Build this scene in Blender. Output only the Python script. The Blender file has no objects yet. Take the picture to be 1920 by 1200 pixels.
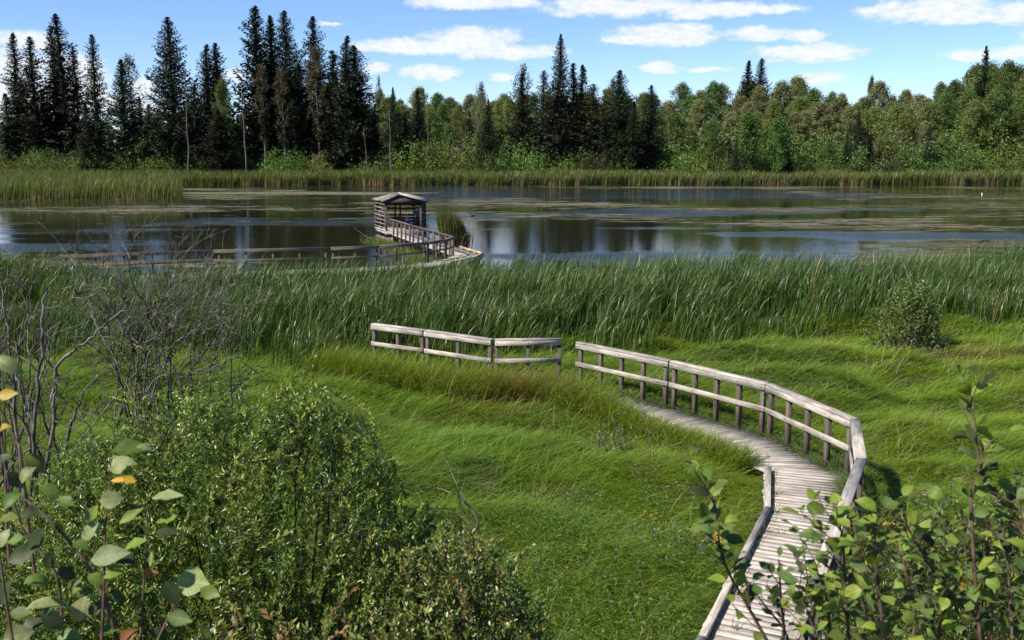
import bpy, math, random
import numpy as np
from mathutils import Vector, Matrix
R = math.radians
rng = np.random.default_rng(7)
random.seed(7)
scene = bpy.context.scene
COL = scene.collection
# ------------------------------------------------------------------ camera maths
F = 1884.0
PITCH = math.atan(320 / F)
CAM = np.array([0.0, 0.0, 5.8])
def ray(px, py):
    a = (px - 960) / F; b = -(py - 600) / F
    return np.array([a, math.cos(PITCH) + b * math.sin(PITCH), -math.sin(PITCH) + b * math.cos(PITCH)])
def at_z(px, py, z):
    d = ray(px, py); return CAM + d * (z - CAM[2]) / d[2]
def at_y(px, py, Y):
    d = ray(px, py); return CAM + d * Y / d[1]
# ------------------------------------------------------------------ numpy noise
_perm = np.random.default_rng(3).random((256, 256))
def vnoise(x, y):
    x = np.asarray(x, float); y = np.asarray(y, float)
    xi = np.floor(x).astype(int); yi = np.floor(y).astype(int)
    fx = x - xi; fy = y - yi
    fx = fx * fx * (3 - 2 * fx); fy = fy * fy * (3 - 2 * fy)
    g = lambda i, j: _perm[(xi + i) % 256, (yi + j) % 256]
    return (g(0, 0) * (1 - fx) + g(1, 0) * fx) * (1 - fy) + (g(0, 1) * (1 - fx) + g(1, 1) * fx) * fy
def fbm(x, y, o=3):
    s = 0; a = .5; t = 0
    for k in range(o):
        s = s + a * vnoise(x * 2 ** k + 17.3 * k, y * 2 ** k + 5.1 * k); t += a; a *= .5
    return s / t
def sstep(a, b, x):
    t = np.clip((np.asarray(x, float) - a) / (b - a), 0, 1); return t * t * (3 - 2 * t)
# ------------------------------------------------------------------ terrain height
_TY = [-60, -2, 0, 1.5, 3, 5, 7, 9, 11, 30, 40, 43, 46, 60, 160, 164, 168, 185, 230, 400, 4000]
_TZ = [5.2, 4.25, 4.1, 3.2, 2.25, 1.25, .5, .12, .1, .1, .05, -.15, -.5, -.8, -.8, -.3, .15, .7, 1.3, 1.8, 2]
def peninsula(x, y):
    edge = -38 - (y - 118) * .34 + 1.6 * (fbm(y * .25, x * .05) - .5)
    return sstep(0, 1.5, edge - x) * sstep(115, 117, y + 1.5 * (fbm(x * .2, 3.3) - .5) - .02 * np.minimum(0, x + 38))
def gh(x, y):
    x = np.asarray(x, float); y = np.asarray(y, float)
    wob = (fbm(x * .12, 9.1) - .5) * 3
    yy = np.where((y > 36) & (y < 60), y + wob, y)
    yy = np.where(y > 150, y - np.clip(x, 0, 120) * .09 + wob, yy)
    z = np.interp(yy, _TY, _TZ)
    m = sstep(8, 11, y) * (1 - sstep(32, 38, y))
    tus = (fbm(x * .42 + 3.7 + .3 * y, y * .78, 2) - .5) * 1.15 + (fbm(x * 1.3, y * 1.9) - .5) * .22
    near = sstep(.2, 1.6, deck_dist(x, y))
    z = z + m * tus * near
    z = np.where((y > 100) & (y < 175), np.maximum(z, peninsula(x, y) * .9 - .8), z)
    return z
# ------------------------------------------------------------------ near boardwalk line (right, railed edge)
RAIL = [(1.75, 7.2), (2.57, 8.67), (3.24, 10.03), (5.12, 14.17), (5.75, 16.32), (4.96, 18.94), (3.41, 21.08), (1.37, 23.4), (-.44, 23.55), (-2.18, 24.76), (-3.64, 25.7), (-6.2, 27.2), (-10.0, 30.5), (-13.5, 35.5), (-17, 40), (-19.38, 42.81)]
def offset(poly, d):
    P = np.array(poly, float); out = []
    for i in range(len(P)):
        t0 = P[i] - P[i - 1] if i else P[1] - P[0]
        t1 = P[i + 1] - P[i] if i < len(P) - 1 else t0
        t0 = t0 / np.linalg.norm(t0); t1 = t1 / np.linalg.norm(t1)
        n0 = np.array([-t0[1], t0[0]]); n1 = np.array([-t1[1], t1[0]])
        m = n0 + n1; m /= np.linalg.norm(m)
        out.append(P[i] + m * d / max(.55, m @ n0))
    return np.array(out)
LEFT = offset(RAIL, 1.45)
LEFT[:5] = [(.55, 7.6), (1.35, 9.15), (2.08, 10.6), (3.86, 14.75), (4.38, 16.75)]
MIDL = (np.array(RAIL) + LEFT) / 2
def deck_dist(x, y):
    """distance outside the near deck strip (0 on it)"""
    x = np.asarray(x, float); y = np.asarray(y, float)
    best = np.full(np.broadcast(x, y).shape, 1e9)
    for a, b in zip(MIDL[:-1], MIDL[1:]):
        d = b - a; L2 = d @ d
        t = np.clip(((x - a[0]) * d[0] + (y - a[1]) * d[1]) / L2, 0, 1)
        best = np.minimum(best, np.hypot(x - a[0] - t * d[0], y - a[1] - t * d[1]))
    return np.maximum(0, best - .74)
# ------------------------------------------------------------------ tagging and hierarchy
def tag(o, label=None, cat=None, group=None, kind=None):
    if label: o['label'] = label
    if cat: o['category'] = cat
    if group: o['group'] = group
    if kind: o['kind'] = kind
    return o
def thing(name, label, cat, loc=(0, 0, 0), rz=0, group=None):
    o = bpy.data.objects.new(name, None); COL.objects.link(o)
    o.location = loc; o.rotation_euler = (0, 0, rz); o.empty_display_size = .2
    return tag(o, label, cat, group)
def dup(root, loc, rz=0, s=1.0, label=None, group=None, tilt=(0, 0), kids=True):
    r = root.copy(); COL.objects.link(r); r.location = loc; r.rotation_euler = (tilt[0], tilt[1], rz)
    r.scale = s if isinstance(s, tuple) else (s, s, s)
    if label: r['label'] = label
    if group: r['group'] = group
    for ch in list(root.children):
        c = ch.copy(); COL.objects.link(c); c.parent = r
        for g in ch.children:
            d = g.copy(); COL.objects.link(d); d.parent = c
    return r
# ------------------------------------------------------------------ mesh builders
def mesh_np(name, V, quads=None, tris=None, mat=None, parent=None, col=None, uv=None, smooth=False, mi=None, mats=None):
    me = bpy.data.meshes.new(name)
    V = np.asarray(V, np.float32)
    me.vertices.add(len(V)); me.vertices.foreach_set('co', V.ravel())
    nq = 0 if quads is None else len(quads); nt = 0 if tris is None else len(tris)
    idx = np.concatenate([np.asarray(quads, np.int32).ravel() if nq else np.zeros(0, np.int32), np.asarray(tris, np.int32).ravel() if nt else np.zeros(0, np.int32)])
    me.loops.add(len(idx)); me.loops.foreach_set('vertex_index', idx)
    st = np.concatenate([np.arange(nq) * 4, nq * 4 + np.arange(nt) * 3]).astype(np.int32)
    me.polygons.add(nq + nt); me.polygons.foreach_set('loop_start', st)
    if smooth: me.polygons.foreach_set('use_smooth', np.ones(nq + nt, bool))
    if mi is not None: me.polygons.foreach_set('material_index', np.asarray(mi, np.int32))
    if col is not None:
        a = me.color_attributes.new('Col', 'FLOAT_COLOR', 'POINT')
        c = np.ones((len(V), 4), np.float32); c[:, :3] = col
        a.data.foreach_set('color', c.ravel())
    if uv is not None:
        u = me.uv_layers.new(name='UVMap'); u.data.foreach_set('uv', np.asarray(uv, np.float32)[idx].ravel())
    me.update(calc_edges=True)
    o = bpy.data.objects.new(name, me); COL.objects.link(o)
    for m in (mats or [mat]): me.materials.append(m)
    if parent: o.parent = parent
    return o
class MB:
    """boards, tubes and free faces gathered into one mesh, with metre UVs (u along the grain) and one tint per piece"""
    def __init__(s): s.v = []; s.q = []; s.t = []; s.c = []; s.uv = []; s.n = 0
    def add(s, V, Q=(), T=(), c=1.0, uv=None):
        V = np.asarray(V, float); k = s.n
        s.v.append(V); s.n += len(V)
        s.q += [tuple(i + k for i in f) for f in Q]; s.t += [tuple(i + k for i in f) for f in T]
        s.c.append(np.broadcast_to(np.asarray(c, float).reshape(-1, 1) if np.ndim(c) == 1 and len(np.atleast_1d(c)) == len(V) else np.asarray(c, float), (len(V), 3)))
        s.uv.append(np.zeros((len(V), 2)) if uv is None else np.asarray(uv, float))
    def board(s, a, b, w, h, up=(0, 0, 1), tint=None, bev=.004):
        """a box from a to b, w across, h along up, its edges chamfered"""
        a = np.array(a, float); b = np.array(b, float); d = b - a; L = np.linalg.norm(d); d /= L
        up = np.array(up, float); sd = np.cross(d, up); sd /= np.linalg.norm(sd); up = np.cross(sd, d)
        if tint is None: tint = rng.uniform(.78, 1.12)
        u0 = rng.uniform(0, 50); v0 = rng.uniform(0, 50)
        x, y, e = w / 2, h / 2, min(bev, w * .2, h * .2)
        ring = [(-x + e, -y), (x - e, -y), (x, -y + e), (x, y - e), (x - e, y), (-x + e, y), (-x, y - e), (-x, -y + e)]
        V = []; UV = []
        per = np.cumsum([0] + [math.dist(ring[i], ring[(i + 1) % 8]) for i in range(8)])
        for end, p in enumerate((a, b)):
            for i, (px, py) in enumerate(ring):
                V.append(p + sd * px + up * py); UV.append((u0 + end * L, v0 + per[i]))
        V.append(a); V.append(b); UV += [(u0, v0), (u0 + L, v0)]
        Q = [(i, (i + 1) % 8, 8 + (i + 1) % 8, 8 + i) for i in range(8)]
        T = [(16, (i + 1) % 8, i) for i in range(8)] + [(17, 8 + i, 8 + (i + 1) % 8) for i in range(8)]
        s.add(V, Q, T, tint, UV)
    def tube(s, pts, rad, sides=5, c=1.0):
        P = np.asarray(pts, float); n = len(P)
        rad = np.broadcast_to(rad, (n,))
        T = np.gradient(P, axis=0); T /= np.linalg.norm(T, axis=1)[:, None] + 1e-9
        ref = np.array([.31, .95, .05]) if abs(T[0] @ np.array([.31, .95, .05])) < .9 else np.array([1., 0, 0])
        A = np.cross(T, ref); A /= np.linalg.norm(A, axis=1)[:, None] + 1e-9
        B = np.cross(T, A)
        ang = np.arange(sides) * 2 * math.pi / sides
        V = P[:, None, :] + rad[:, None, None] * (np.cos(ang)[None, :, None] * A[:, None, :] + np.sin(ang)[None, :, None] * B[:, None, :])
        L = np.concatenate([[0], np.cumsum(np.linalg.norm(np.diff(P, axis=0), axis=1))])
        UV = np.stack([np.repeat(L, sides), np.tile(ang * .05, n)], 1)
        Q = [(i * sides + j, i * sides + (j + 1) % sides, (i + 1) * sides + (j + 1) % sides, (i + 1) * sides + j) for i in range(n - 1) for j in range(sides)]
        Tn = [((n - 1) * sides, (n - 1) * sides + j, (n - 1) * sides + j + 1) for j in range(1, sides - 1)]
        s.add(V.reshape(-1, 3), Q, Tn, c, UV)
    def build(s, name, mat, parent=None, smooth=False):
        return mesh_np(name, np.concatenate(s.v), s.q, s.t, mat, parent, np.concatenate(s.c), np.concatenate(s.uv), smooth)
def blades(P, az, L, W, th0, th1, nseg, cb, ct, pw=1.3, twist=0.6, taper=.8):
    """strips of grass: base points, lean azimuth, length, width, lean at base and tip, base and tip colour"""
    N = len(P); V = np.zeros((N, nseg + 1, 2, 3), np.float32); C = np.zeros((N, nseg + 1, 2, 3), np.float32)
    pos = P.astype(float).copy(); lx = np.cos(az); ly = np.sin(az)
    sa = az + math.pi / 2 + rng.normal(0, twist, N); sx = np.cos(sa); sy = np.sin(sa)
    for i in range(nseg + 1):
        t = i / nseg
        w = W * np.maximum(.06, (1 - t ** (1 / max(.2, 1 - taper)))) * .5
        V[:, i, 0, 0] = pos[:, 0] - sx * w; V[:, i, 0, 1] = pos[:, 1] - sy * w; V[:, i, 0, 2] = pos[:, 2]
        V[:, i, 1, 0] = pos[:, 0] + sx * w; V[:, i, 1, 1] = pos[:, 1] + sy * w; V[:, i, 1, 2] = pos[:, 2]
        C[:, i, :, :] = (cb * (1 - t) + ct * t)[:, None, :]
        th = th0 + (th1 - th0) * ((i + .5) / nseg) ** pw; st = L / nseg
        pos[:, 0] += st * np.sin(th) * lx; pos[:, 1] += st * np.sin(th) * ly; pos[:, 2] += st * np.cos(th)
    k = (np.arange(N) * (nseg + 1) * 2)[:, None] + (np.arange(nseg) * 2)[None, :]
    Q = np.stack([k, k + 1, k + 3, k + 2], -1).reshape(-1, 4)
    return V.reshape(-1, 3), Q, C.reshape(-1, 3)
def unit(a): return a / (np.linalg.norm(a, axis=-1, keepdims=True) + 1e-9)
def leaf_cards(P, D, Nn, L, W, col, fold=.25):
    """pointed leaves, each two faces folded along the midrib"""
    P = np.asarray(P, float); D = unit(np.asarray(D, float)); Nn = np.asarray(Nn, float)
    S = unit(np.cross(D, Nn)); U = np.cross(S, D)
    L = np.broadcast_to(L, (len(P),))[:, None]; W = np.broadcast_to(W, (len(P),))[:, None]
    V = np.stack([P, P + D * L * .5 + S * W * .5 + U * W * fold, P + D * L, P + D * L * .5 - S * W * .5 + U * W * fold], 1)
    k = (np.arange(len(P)) * 4)[:, None]
    Tn = np.concatenate([k + np.array([[0, 1, 2]]), k + np.array([[0, 2, 3]])], 0)
    C = np.repeat(np.asarray(col, float), 4, 0)
    return V.reshape(-1, 3), Tn, C
def vary(base, n, a=.2, hue=.08, r=rng):
    c = np.asarray(base, float)[None, :] * r.uniform(1 - a, 1 + a, (n, 1)) * (1 + r.normal(0, hue, (n, 3)))
    return np.clip(c, .003, .9)
def rnd_dir(n, r=rng):
    return unit(r.normal(0, 1, (n, 3)))
# ------------------------------------------------------------------ materials
def newmat(name):
    m = bpy.data.materials.new(name); m.use_nodes = True; nt = m.node_tree; nt.nodes.clear()
    out = nt.nodes.new('ShaderNodeOutputMaterial')
    def N(t, **k):
        n = nt.nodes.new(t)
        for a, b in k.items():
            if a in n.inputs: n.inputs[a].default_value = b
            else: setattr(n, a, b)
        return n
    return m, N, lambda a, b: nt.links.new(a, b), out
def mixc(N, l, fac, a, b, mode='MIX'):
    n = N('ShaderNodeMix', data_type='RGBA', blend_type=mode)
    for sock, v in ((n.inputs[0], fac), (n.inputs[6], a), (n.inputs[7], b)):
        if hasattr(v, 'links') or hasattr(v, 'is_linked'): l(v, sock)
        else: sock.default_value = v if not isinstance(v, tuple) else (*v, 1)[:4]
    return n.outputs[2]
def leaf_mat(name, trans=.3, rough=.45, spec=.35, rand=.0, tcol=(1.15, 1.1, .55), huer=.0):
    m, N, l, out = newmat(name)
    a = N('ShaderNodeVertexColor', layer_name='Col'); c = a.outputs[0]
    if rand:
        oi = N('ShaderNodeObjectInfo')
        mr = N('ShaderNodeMapRange'); l(oi.outputs['Random'], mr.inputs[0]); mr.inputs[3].default_value = 1 - rand; mr.inputs[4].default_value = 1 + rand
        mh = N('ShaderNodeMath', operation='MULTIPLY_ADD'); l(oi.outputs['Random'], mh.inputs[0]); mh.inputs[1].default_value = huer; mh.inputs[2].default_value = .5 - huer / 2
        hs = N('ShaderNodeHueSaturation'); l(c, hs.inputs['Color']); l(mr.outputs[0], hs.inputs['Value']); l(mh.outputs[0], hs.inputs['Hue']); c = hs.outputs[0]
    p = N('ShaderNodeBsdfPrincipled', Roughness=rough); p.inputs['Specular IOR Level'].default_value = spec; l(c, p.inputs['Base Color'])
    t = N('ShaderNodeBsdfTranslucent'); l(mixc(N, l, 1.0, c, tcol, 'MULTIPLY'), t.inputs[0])
    mx = N('ShaderNodeMixShader'); mx.inputs[0].default_value = trans
    l(p.outputs[0], mx.inputs[1]); l(t.outputs[0], mx.inputs[2]); l(mx.outputs[0], out.inputs[0])
    return m
def wood_mat(name, base, dark, rough=.8, streak=1.0):
    m, N, l, out = newmat(name)
    uv = N('ShaderNodeUVMap'); mp = N('ShaderNodeMapping'); mp.inputs['Scale'].default_value = (2.2, 55, 1); l(uv.outputs[0], mp.inputs[0])
    n1 = N('ShaderNodeTexNoise', Scale=1.0, Detail=6.0, Roughness=.65); l(mp.outputs[0], n1.inputs[0])
    mp2 = N('ShaderNodeMapping'); mp2.inputs['Scale'].default_value = (1.3, 4, 1); l(uv.outputs[0], mp2.inputs[0])
    n2 = N('ShaderNodeTexNoise', Scale=1.6, Detail=4.0); l(mp2.outputs[0], n2.inputs[0])
    r1 = N('ShaderNodeMapRange'); l(n1.outputs[0], r1.inputs[0]); r1.inputs[1].default_value = .36; r1.inputs[2].default_value = .62
    r2 = N('ShaderNodeMapRange'); l(n2.outputs[0], r2.inputs[0]); r2.inputs[1].default_value = .35; r2.inputs[2].default_value = .7; r2.inputs[3].default_value = .55; r2.inputs[4].default_value = 1.12
    c = mixc(N, l, r1.outputs[0], dark, base)
    g = N('ShaderNodeCombineColor'); [l(r2.outputs[0], g.inputs[i]) for i in range(3)]
    c = mixc(N, l, 1.0, c, g.outputs[0], 'MULTIPLY')
    a = N('ShaderNodeVertexColor', layer_name='Col'); c = mixc(N, l, 1.0, c, a.outputs[0], 'MULTIPLY')
    mp3 = N('ShaderNodeMapping'); mp3.inputs['Scale'].default_value = (1.5, 7, 1); l(uv.outputs[0], mp3.inputs[0])
    vk = N('ShaderNodeTexVoronoi', Scale=1.0); l(mp3.outputs[0], vk.inputs[0])
    rk = N('ShaderNodeMapRange', interpolation_type='SMOOTHSTEP'); l(vk.outputs['Distance'], rk.inputs[0]); rk.inputs[1].default_value = .06; rk.inputs[2].default_value = .16; rk.inputs[3].default_value = .45
    gk = N('ShaderNodeCombineColor'); [l(rk.outputs[0], gk.inputs[i]) for i in range(3)]
    c = mixc(N, l, 1.0, c, gk.outputs[0], 'MULTIPLY')
    p = N('ShaderNodeBsdfPrincipled', Roughness=rough); p.inputs['Specular IOR Level'].default_value = .25; l(c, p.inputs['Base Color'])
    b = N('ShaderNodeBump', Strength=.35, Distance=.004); l(n1.outputs[0], b.inputs['Height']); l(b.outputs[0], p.inputs['Normal'])
    l(p.outputs[0], out.inputs[0]); return m
def bark_mat(name, a, b, scale=14):
    m, N, l, out = newmat(name)
    tc = N('ShaderNodeTexCoord'); n = N('ShaderNodeTexNoise', Scale=scale, Detail=5.0); l(tc.outputs['Object'], n.inputs[0])
    r1 = N('ShaderNodeMapRange'); l(n.outputs[0], r1.inputs[0]); r1.inputs[1].default_value = .38; r1.inputs[2].default_value = .64
    p = N('ShaderNodeBsdfPrincipled', Roughness=.75); p.inputs['Specular IOR Level'].default_value = .3
    l(mixc(N, l, r1.outputs[0], a, b), p.inputs['Base Color']); l(p.outputs[0], out.inputs[0]); return m
def plain_mat(name, c, rough=.7, spec=.3, nz=.15, scale=20):
    m, N, l, out = newmat(name)
    tc = N('ShaderNodeTexCoord'); n = N('ShaderNodeTexNoise', Scale=scale, Detail=3.0); l(tc.outputs['Object'], n.inputs[0])
    d = tuple(x * (1 - nz) for x in c); e = tuple(min(1, x * (1 + nz)) for x in c)
    p = N('ShaderNodeBsdfPrincipled', Roughness=rough); p.inputs['Specular IOR Level'].default_value = spec
    l(mixc(N, l, n.outputs[0], d, e), p.inputs['Base Color']); l(p.outputs[0], out.inputs[0]); return m
M = {}
M['needle'] = leaf_mat('spruce_needles', trans=.10, rough=.55, spec=.25, rand=.28, huer=.03)
M['aspen'] = leaf_mat('aspen_leaves', trans=.38, rough=.55, spec=.2, rand=.18, huer=.035)
M['shrub'] = leaf_mat('shore_shrub_leaves', trans=.32, rough=.5, spec=.3, rand=.25, huer=.03)
M['willow'] = leaf_mat('willow_leaves', trans=.32, rough=.38, spec=.5)
M['grass'] = leaf_mat('meadow_grass', trans=.45, rough=.5, spec=.22, tcol=(1.2, 1.15, .45))
M['reed'] = leaf_mat('cattail_leaves', trans=.34, rough=.38, spec=.34)
M['bark_dark'] = bark_mat('spruce_bark', (.035, .03, .025), (.09, .08, .07), 6)
M['bark_grey'] = bark_mat('dead_wood', (.04, .036, .032), (.15, .14, .13), 9)
M['bark_pale'] = bark_mat('aspen_bark', (.05, .048, .04), (.13, .125, .11), 4)
M['twig'] = bark_mat('willow_twigs', (.024, .021, .017), (.17, .155, .135), 7)
M['stem_red'] = bark_mat('leafy_stems', (.05, .028, .02), (.13, .08, .055), 30)
M['deck'] = wood_mat('weathered_deck', (.60, .54, .49), (.30, .26, .235))
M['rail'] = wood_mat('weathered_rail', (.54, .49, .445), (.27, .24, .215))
M['post'] = wood_mat('weathered_post', (.15, .122, .10), (.07, .056, .046))
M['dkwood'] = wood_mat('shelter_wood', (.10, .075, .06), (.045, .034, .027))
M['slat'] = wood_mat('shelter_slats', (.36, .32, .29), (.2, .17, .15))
M['yelwood'] = wood_mat('yellowed_kerb', (.62, .50, .27), (.42, .32, .16))
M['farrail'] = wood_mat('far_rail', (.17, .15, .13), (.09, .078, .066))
M['twig_dark'] = bark_mat('green_willow_twigs', (.022, .020, .012), (.075, .062, .04), 6)
# ------------------------------------------------------------------ world, sun, camera
SUN_EL, SUN_DIR = 46.0, np.array([.86, .51])       # ground direction the light travels in
w = bpy.data.worlds.new('World'); scene.world = w; w.use_nodes = True
nt = w.node_tree; nt.nodes.clear()
def WN(t, **k):
    n = nt.nodes.new(t)
    for a, b in k.items():
        if a in n.inputs: n.inputs[a].default_value = b
        else: setattr(n, a, b)
    return n
wl = nt.links.new
sky = WN('ShaderNodeTexSky', sky_type='NISHITA', sun_disc=False, sun_elevation=R(SUN_EL), air_density=.8, dust_density=0.0, ozone_density=2.0, altitude=600)
sx, sy = -SUN_DIR
sky.sun_rotation = math.atan2(sx, sy)
tc = WN('ShaderNodeTexCoord')
sep = WN('ShaderNodeSeparateXYZ'); wl(tc.outputs['Generated'], sep.inputs[0])
azn = WN('ShaderNodeMath', operation='ARCTAN2'); wl(sep.outputs[0], azn.inputs[0]); wl(sep.outputs[1], azn.inputs[1])
eln = WN('ShaderNodeMath', operation='ARCSINE'); wl(sep.outputs[2], eln.inputs[0])
cmb = WN('ShaderNodeCombineXYZ'); wl(azn.outputs[0], cmb.inputs[0]); wl(eln.outputs[0], cmb.inputs[1])
def cnoise(scale, sc, det, off=0.0):
    mp = WN('ShaderNodeMapping'); mp.inputs['Scale'].default_value = sc; mp.inputs['Location'].default_value = (off, off, off); wl(cmb.outputs[0], mp.inputs[0])
    n = WN('ShaderNodeTexNoise', Scale=scale, Detail=det, Roughness=.6); wl(mp.outputs[0], n.inputs[0]); return n
nA = cnoise(60, (1, 1.8, 1), 6.0)
ofs = WN('ShaderNodeVectorMath', operation='SUBTRACT'); wl(nA.outputs['Color'], ofs.inputs[0]); ofs.inputs[1].default_value = (.5, .5, .5)
wsc = WN('ShaderNodeVectorMath', operation='MULTIPLY'); wl(ofs.outputs[0], wsc.inputs[0]); wsc.inputs[1].default_value = (.030, .010, 0)
warp = WN('ShaderNodeVectorMath', operation='ADD'); wl(cmb.outputs[0], warp.inputs[0]); wl(wsc.outputs[0], warp.inputs[1])
CL = [(890, 6, 120, 13), (1170, 12, 160, 20), (1330, 18, 130, 14), (1440, 18, 60, 9),
      (880, 74, 95, 24), (770, 86, 100, 15), (950, 98, 110, 14), (820, 92, 130, 10),
      (700, 128, 28, 11), (805, 136, 52, 15), (940, 144, 25, 9), (1245, 66, 100, 19), (1180, 74, 60, 9), (1420, 63, 60, 12), (1510, 66, 40, 12),
      (1460, 96, 60, 10), (1530, 98, 80, 17), (1240, 127, 42, 11), (1330, 130, 40, 5), (1535, 146, 46, 11),
      (1745, 20, 110, 20), (1640, 18, 35, 8), (1800, 35, 55, 10), (1910, 24, 42, 18), (1820, 102, 50, 10), (1900, 99, 45, 11),
      (55, 75, 55, 16), (30, 130, 60, 32), (135, 138, 60, 36), (20, 195, 70, 45), (120, 185, 80, 34), (265, 168, 26, 22), (440, 140, 22, 14), (240, 200, 60, 22),
      (-120, 120, 120, 60), (2060, 60, 110, 24), (2100, 120, 90, 20), (615, 44, 24, 4)]
acc = None
for (px, py, a, b) in CL:
    d0 = ray(px, py); d0 /= np.linalg.norm(d0)
    u0 = math.atan2(d0[0], d0[1]); v0 = math.asin(d0[2]); ia = F / (a * 1.2); ib = F / (b * 1.2)
    ma = WN('ShaderNodeVectorMath', operation='MULTIPLY_ADD'); wl(warp.outputs[0], ma.inputs[0]); ma.inputs[1].default_value = (ia, ib, 0); ma.inputs[2].default_value = (-u0 * ia, -v0 * ib, 0)
    dt = WN('ShaderNodeVectorMath', operation='DOT_PRODUCT'); wl(ma.outputs[0], dt.inputs[0]); wl(ma.outputs[0], dt.inputs[1])
    if acc is None: acc = dt.outputs['Value']
    else:
        mn = WN('ShaderNodeMath', operation='SMOOTH_MIN'); wl(acc, mn.inputs[0]); wl(dt.outputs['Value'], mn.inputs[1]); mn.inputs[2].default_value = .35; acc = mn.outputs[0]
nB = cnoise(42, (1, 2.0, 1), 7.0, 3.3)
sb = WN('ShaderNodeMath', operation='MULTIPLY_ADD'); wl(nB.outputs[0], sb.inputs[0]); sb.inputs[1].default_value = -2.2; sb.inputs[2].default_value = 1.95
ad = WN('ShaderNodeMath', operation='SUBTRACT'); wl(sb.outputs[0], ad.inputs[0]); wl(acc, ad.inputs[1])
cov = WN('ShaderNodeMapRange', interpolation_type='SMOOTHSTEP'); wl(ad.outputs[0], cov.inputs[0]); cov.inputs[1].default_value = -.15; cov.inputs[2].default_value = .75; cov.inputs[4].default_value = .96
# cloud body: bright tops, slightly grey undersides
nC = cnoise(90, (1, 2.2, 1), 5.0, 8.1)
cl = WN('ShaderNodeMapRange'); wl(nC.outputs[0], cl.inputs[0]); cl.inputs[1].default_value = .3; cl.inputs[2].default_value = .62
cm = WN('ShaderNodeMix', data_type='RGBA'); wl(cl.outputs[0], cm.inputs[0]); cm.inputs[6].default_value = (5.2, 5.7, 6.5, 1); cm.inputs[7].default_value = (6.4, 6.5, 6.7, 1)
hs = WN('ShaderNodeHueSaturation', Saturation=1.10, Value=1.0); hs.inputs['Hue'].default_value = .5
wl(sky.outputs[0], hs.inputs['Color'])
tint = WN('ShaderNodeMix', data_type='RGBA', blend_type='MULTIPLY'); tint.inputs[0].default_value = 1; wl(hs.outputs[0], tint.inputs[6]); tint.inputs[7].default_value = (.86, .915, 1.08, 1)
sm = WN('ShaderNodeMix', data_type='RGBA'); wl(cov.outputs[0], sm.inputs[0]); wl(tint.outputs[2], sm.inputs[6]); wl(cm.outputs[2], sm.inputs[7])
bg = WN('ShaderNodeBackground', Strength=.085); wl(sm.outputs[2], bg.inputs[0])
wo = WN('ShaderNodeOutputWorld'); wl(bg.outputs[0], wo.inputs[0])
try: w.cycles.sampling_method = 'MANUAL'; w.cycles.sample_map_resolution = 512
except Exception: pass
sd = bpy.data.lights.new('sun', 'SUN'); sd.energy = 4.9; sd.angle = R(.53); sd.color = (1.0, .93, .80)
so = bpy.data.objects.new('sun', sd); COL.objects.link(so)
ldir = Vector((SUN_DIR[0] * math.cos(R(SUN_EL)), SUN_DIR[1] * math.cos(R(SUN_EL)), -math.sin(R(SUN_EL))))
so.rotation_euler = ldir.to_track_quat('-Z', 'Y').to_euler(); so.location = (-20, -20, 40)
cd = bpy.data.cameras.new('camera'); cam = bpy.data.objects.new('camera', cd); COL.objects.link(cam)
cam.location = CAM; cam.rotation_euler = (math.pi / 2 - PITCH, 0, 0)
cd.sensor_width = 36; cd.lens = F / 1920 * 36; cd.clip_start = .05; cd.clip_end = 9000
cd.dof.use_dof = True; cd.dof.focus_distance = 22; cd.dof.aperture_fstop = 9
scene.camera = cam
scene.view_settings.view_transform = 'Standard'; scene.view_settings.look = 'None'; scene.view_settings.exposure = .90; scene.view_settings.gamma = 1
scene.cycles.max_bounces = 6; scene.cycles.transparent_max_bounces = 4; scene.cycles.diffuse_bounces = 3; scene.cycles.transmission_bounces = 3
# ================================================================== SETTING
def axis(parts):
    return np.unique(np.concatenate([np.arange(a, b + 1e-6, s) for a, b, s in parts]).round(4))
gx = axis([(-4000, -400, 400), (-400, -80, 20), (-80, -40, 4), (-40, 40, .4), (40, 80, 4), (80, 400, 20), (400, 4000, 400)])
gy = axis([(-60, -4, 4), (-4, 46, .4), (46, 112, 3), (112, 124, .6), (124, 160, 2), (160, 190, 1), (190, 400, 15), (400, 4000, 300)])
X, Y = np.meshgrid(gx, gy); Z = gh(X, Y)
n, m_ = len(gx), len(gy)
k = (np.arange(m_ - 1)[:, None] * n + np.arange(n - 1)[None, :]).ravel()
mt, N, l, out = newmat('marsh_soil')
tcn = N('ShaderNodeTexCoord'); nz = N('ShaderNodeTexNoise', Scale=1.3, Detail=6.0); l(tcn.outputs['Object'], nz.inputs[0])
nz2 = N('ShaderNodeTexNoise', Scale=.11, Detail=3.0); l(tcn.outputs['Object'], nz2.inputs[0])
c1 = mixc(N, l, nz.outputs[0], (.022, .032, .010), (.060, .078, .020)); c2 = mixc(N, l, nz2.outputs[0], c1, (.040, .045, .018))
p = N('ShaderNodeBsdfPrincipled', Roughness=.95); p.inputs['Specular IOR Level'].default_value = .1; l(c2, p.inputs['Base Color']); l(p.outputs[0], out.inputs[0])
M['soil'] = mt
tag(mesh_np('ground', np.stack([X, Y, Z], -1).reshape(-1, 3), np.stack([k, k + 1, k + n + 1, k + n], -1), mat=mt, smooth=True), kind='structure')
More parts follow.
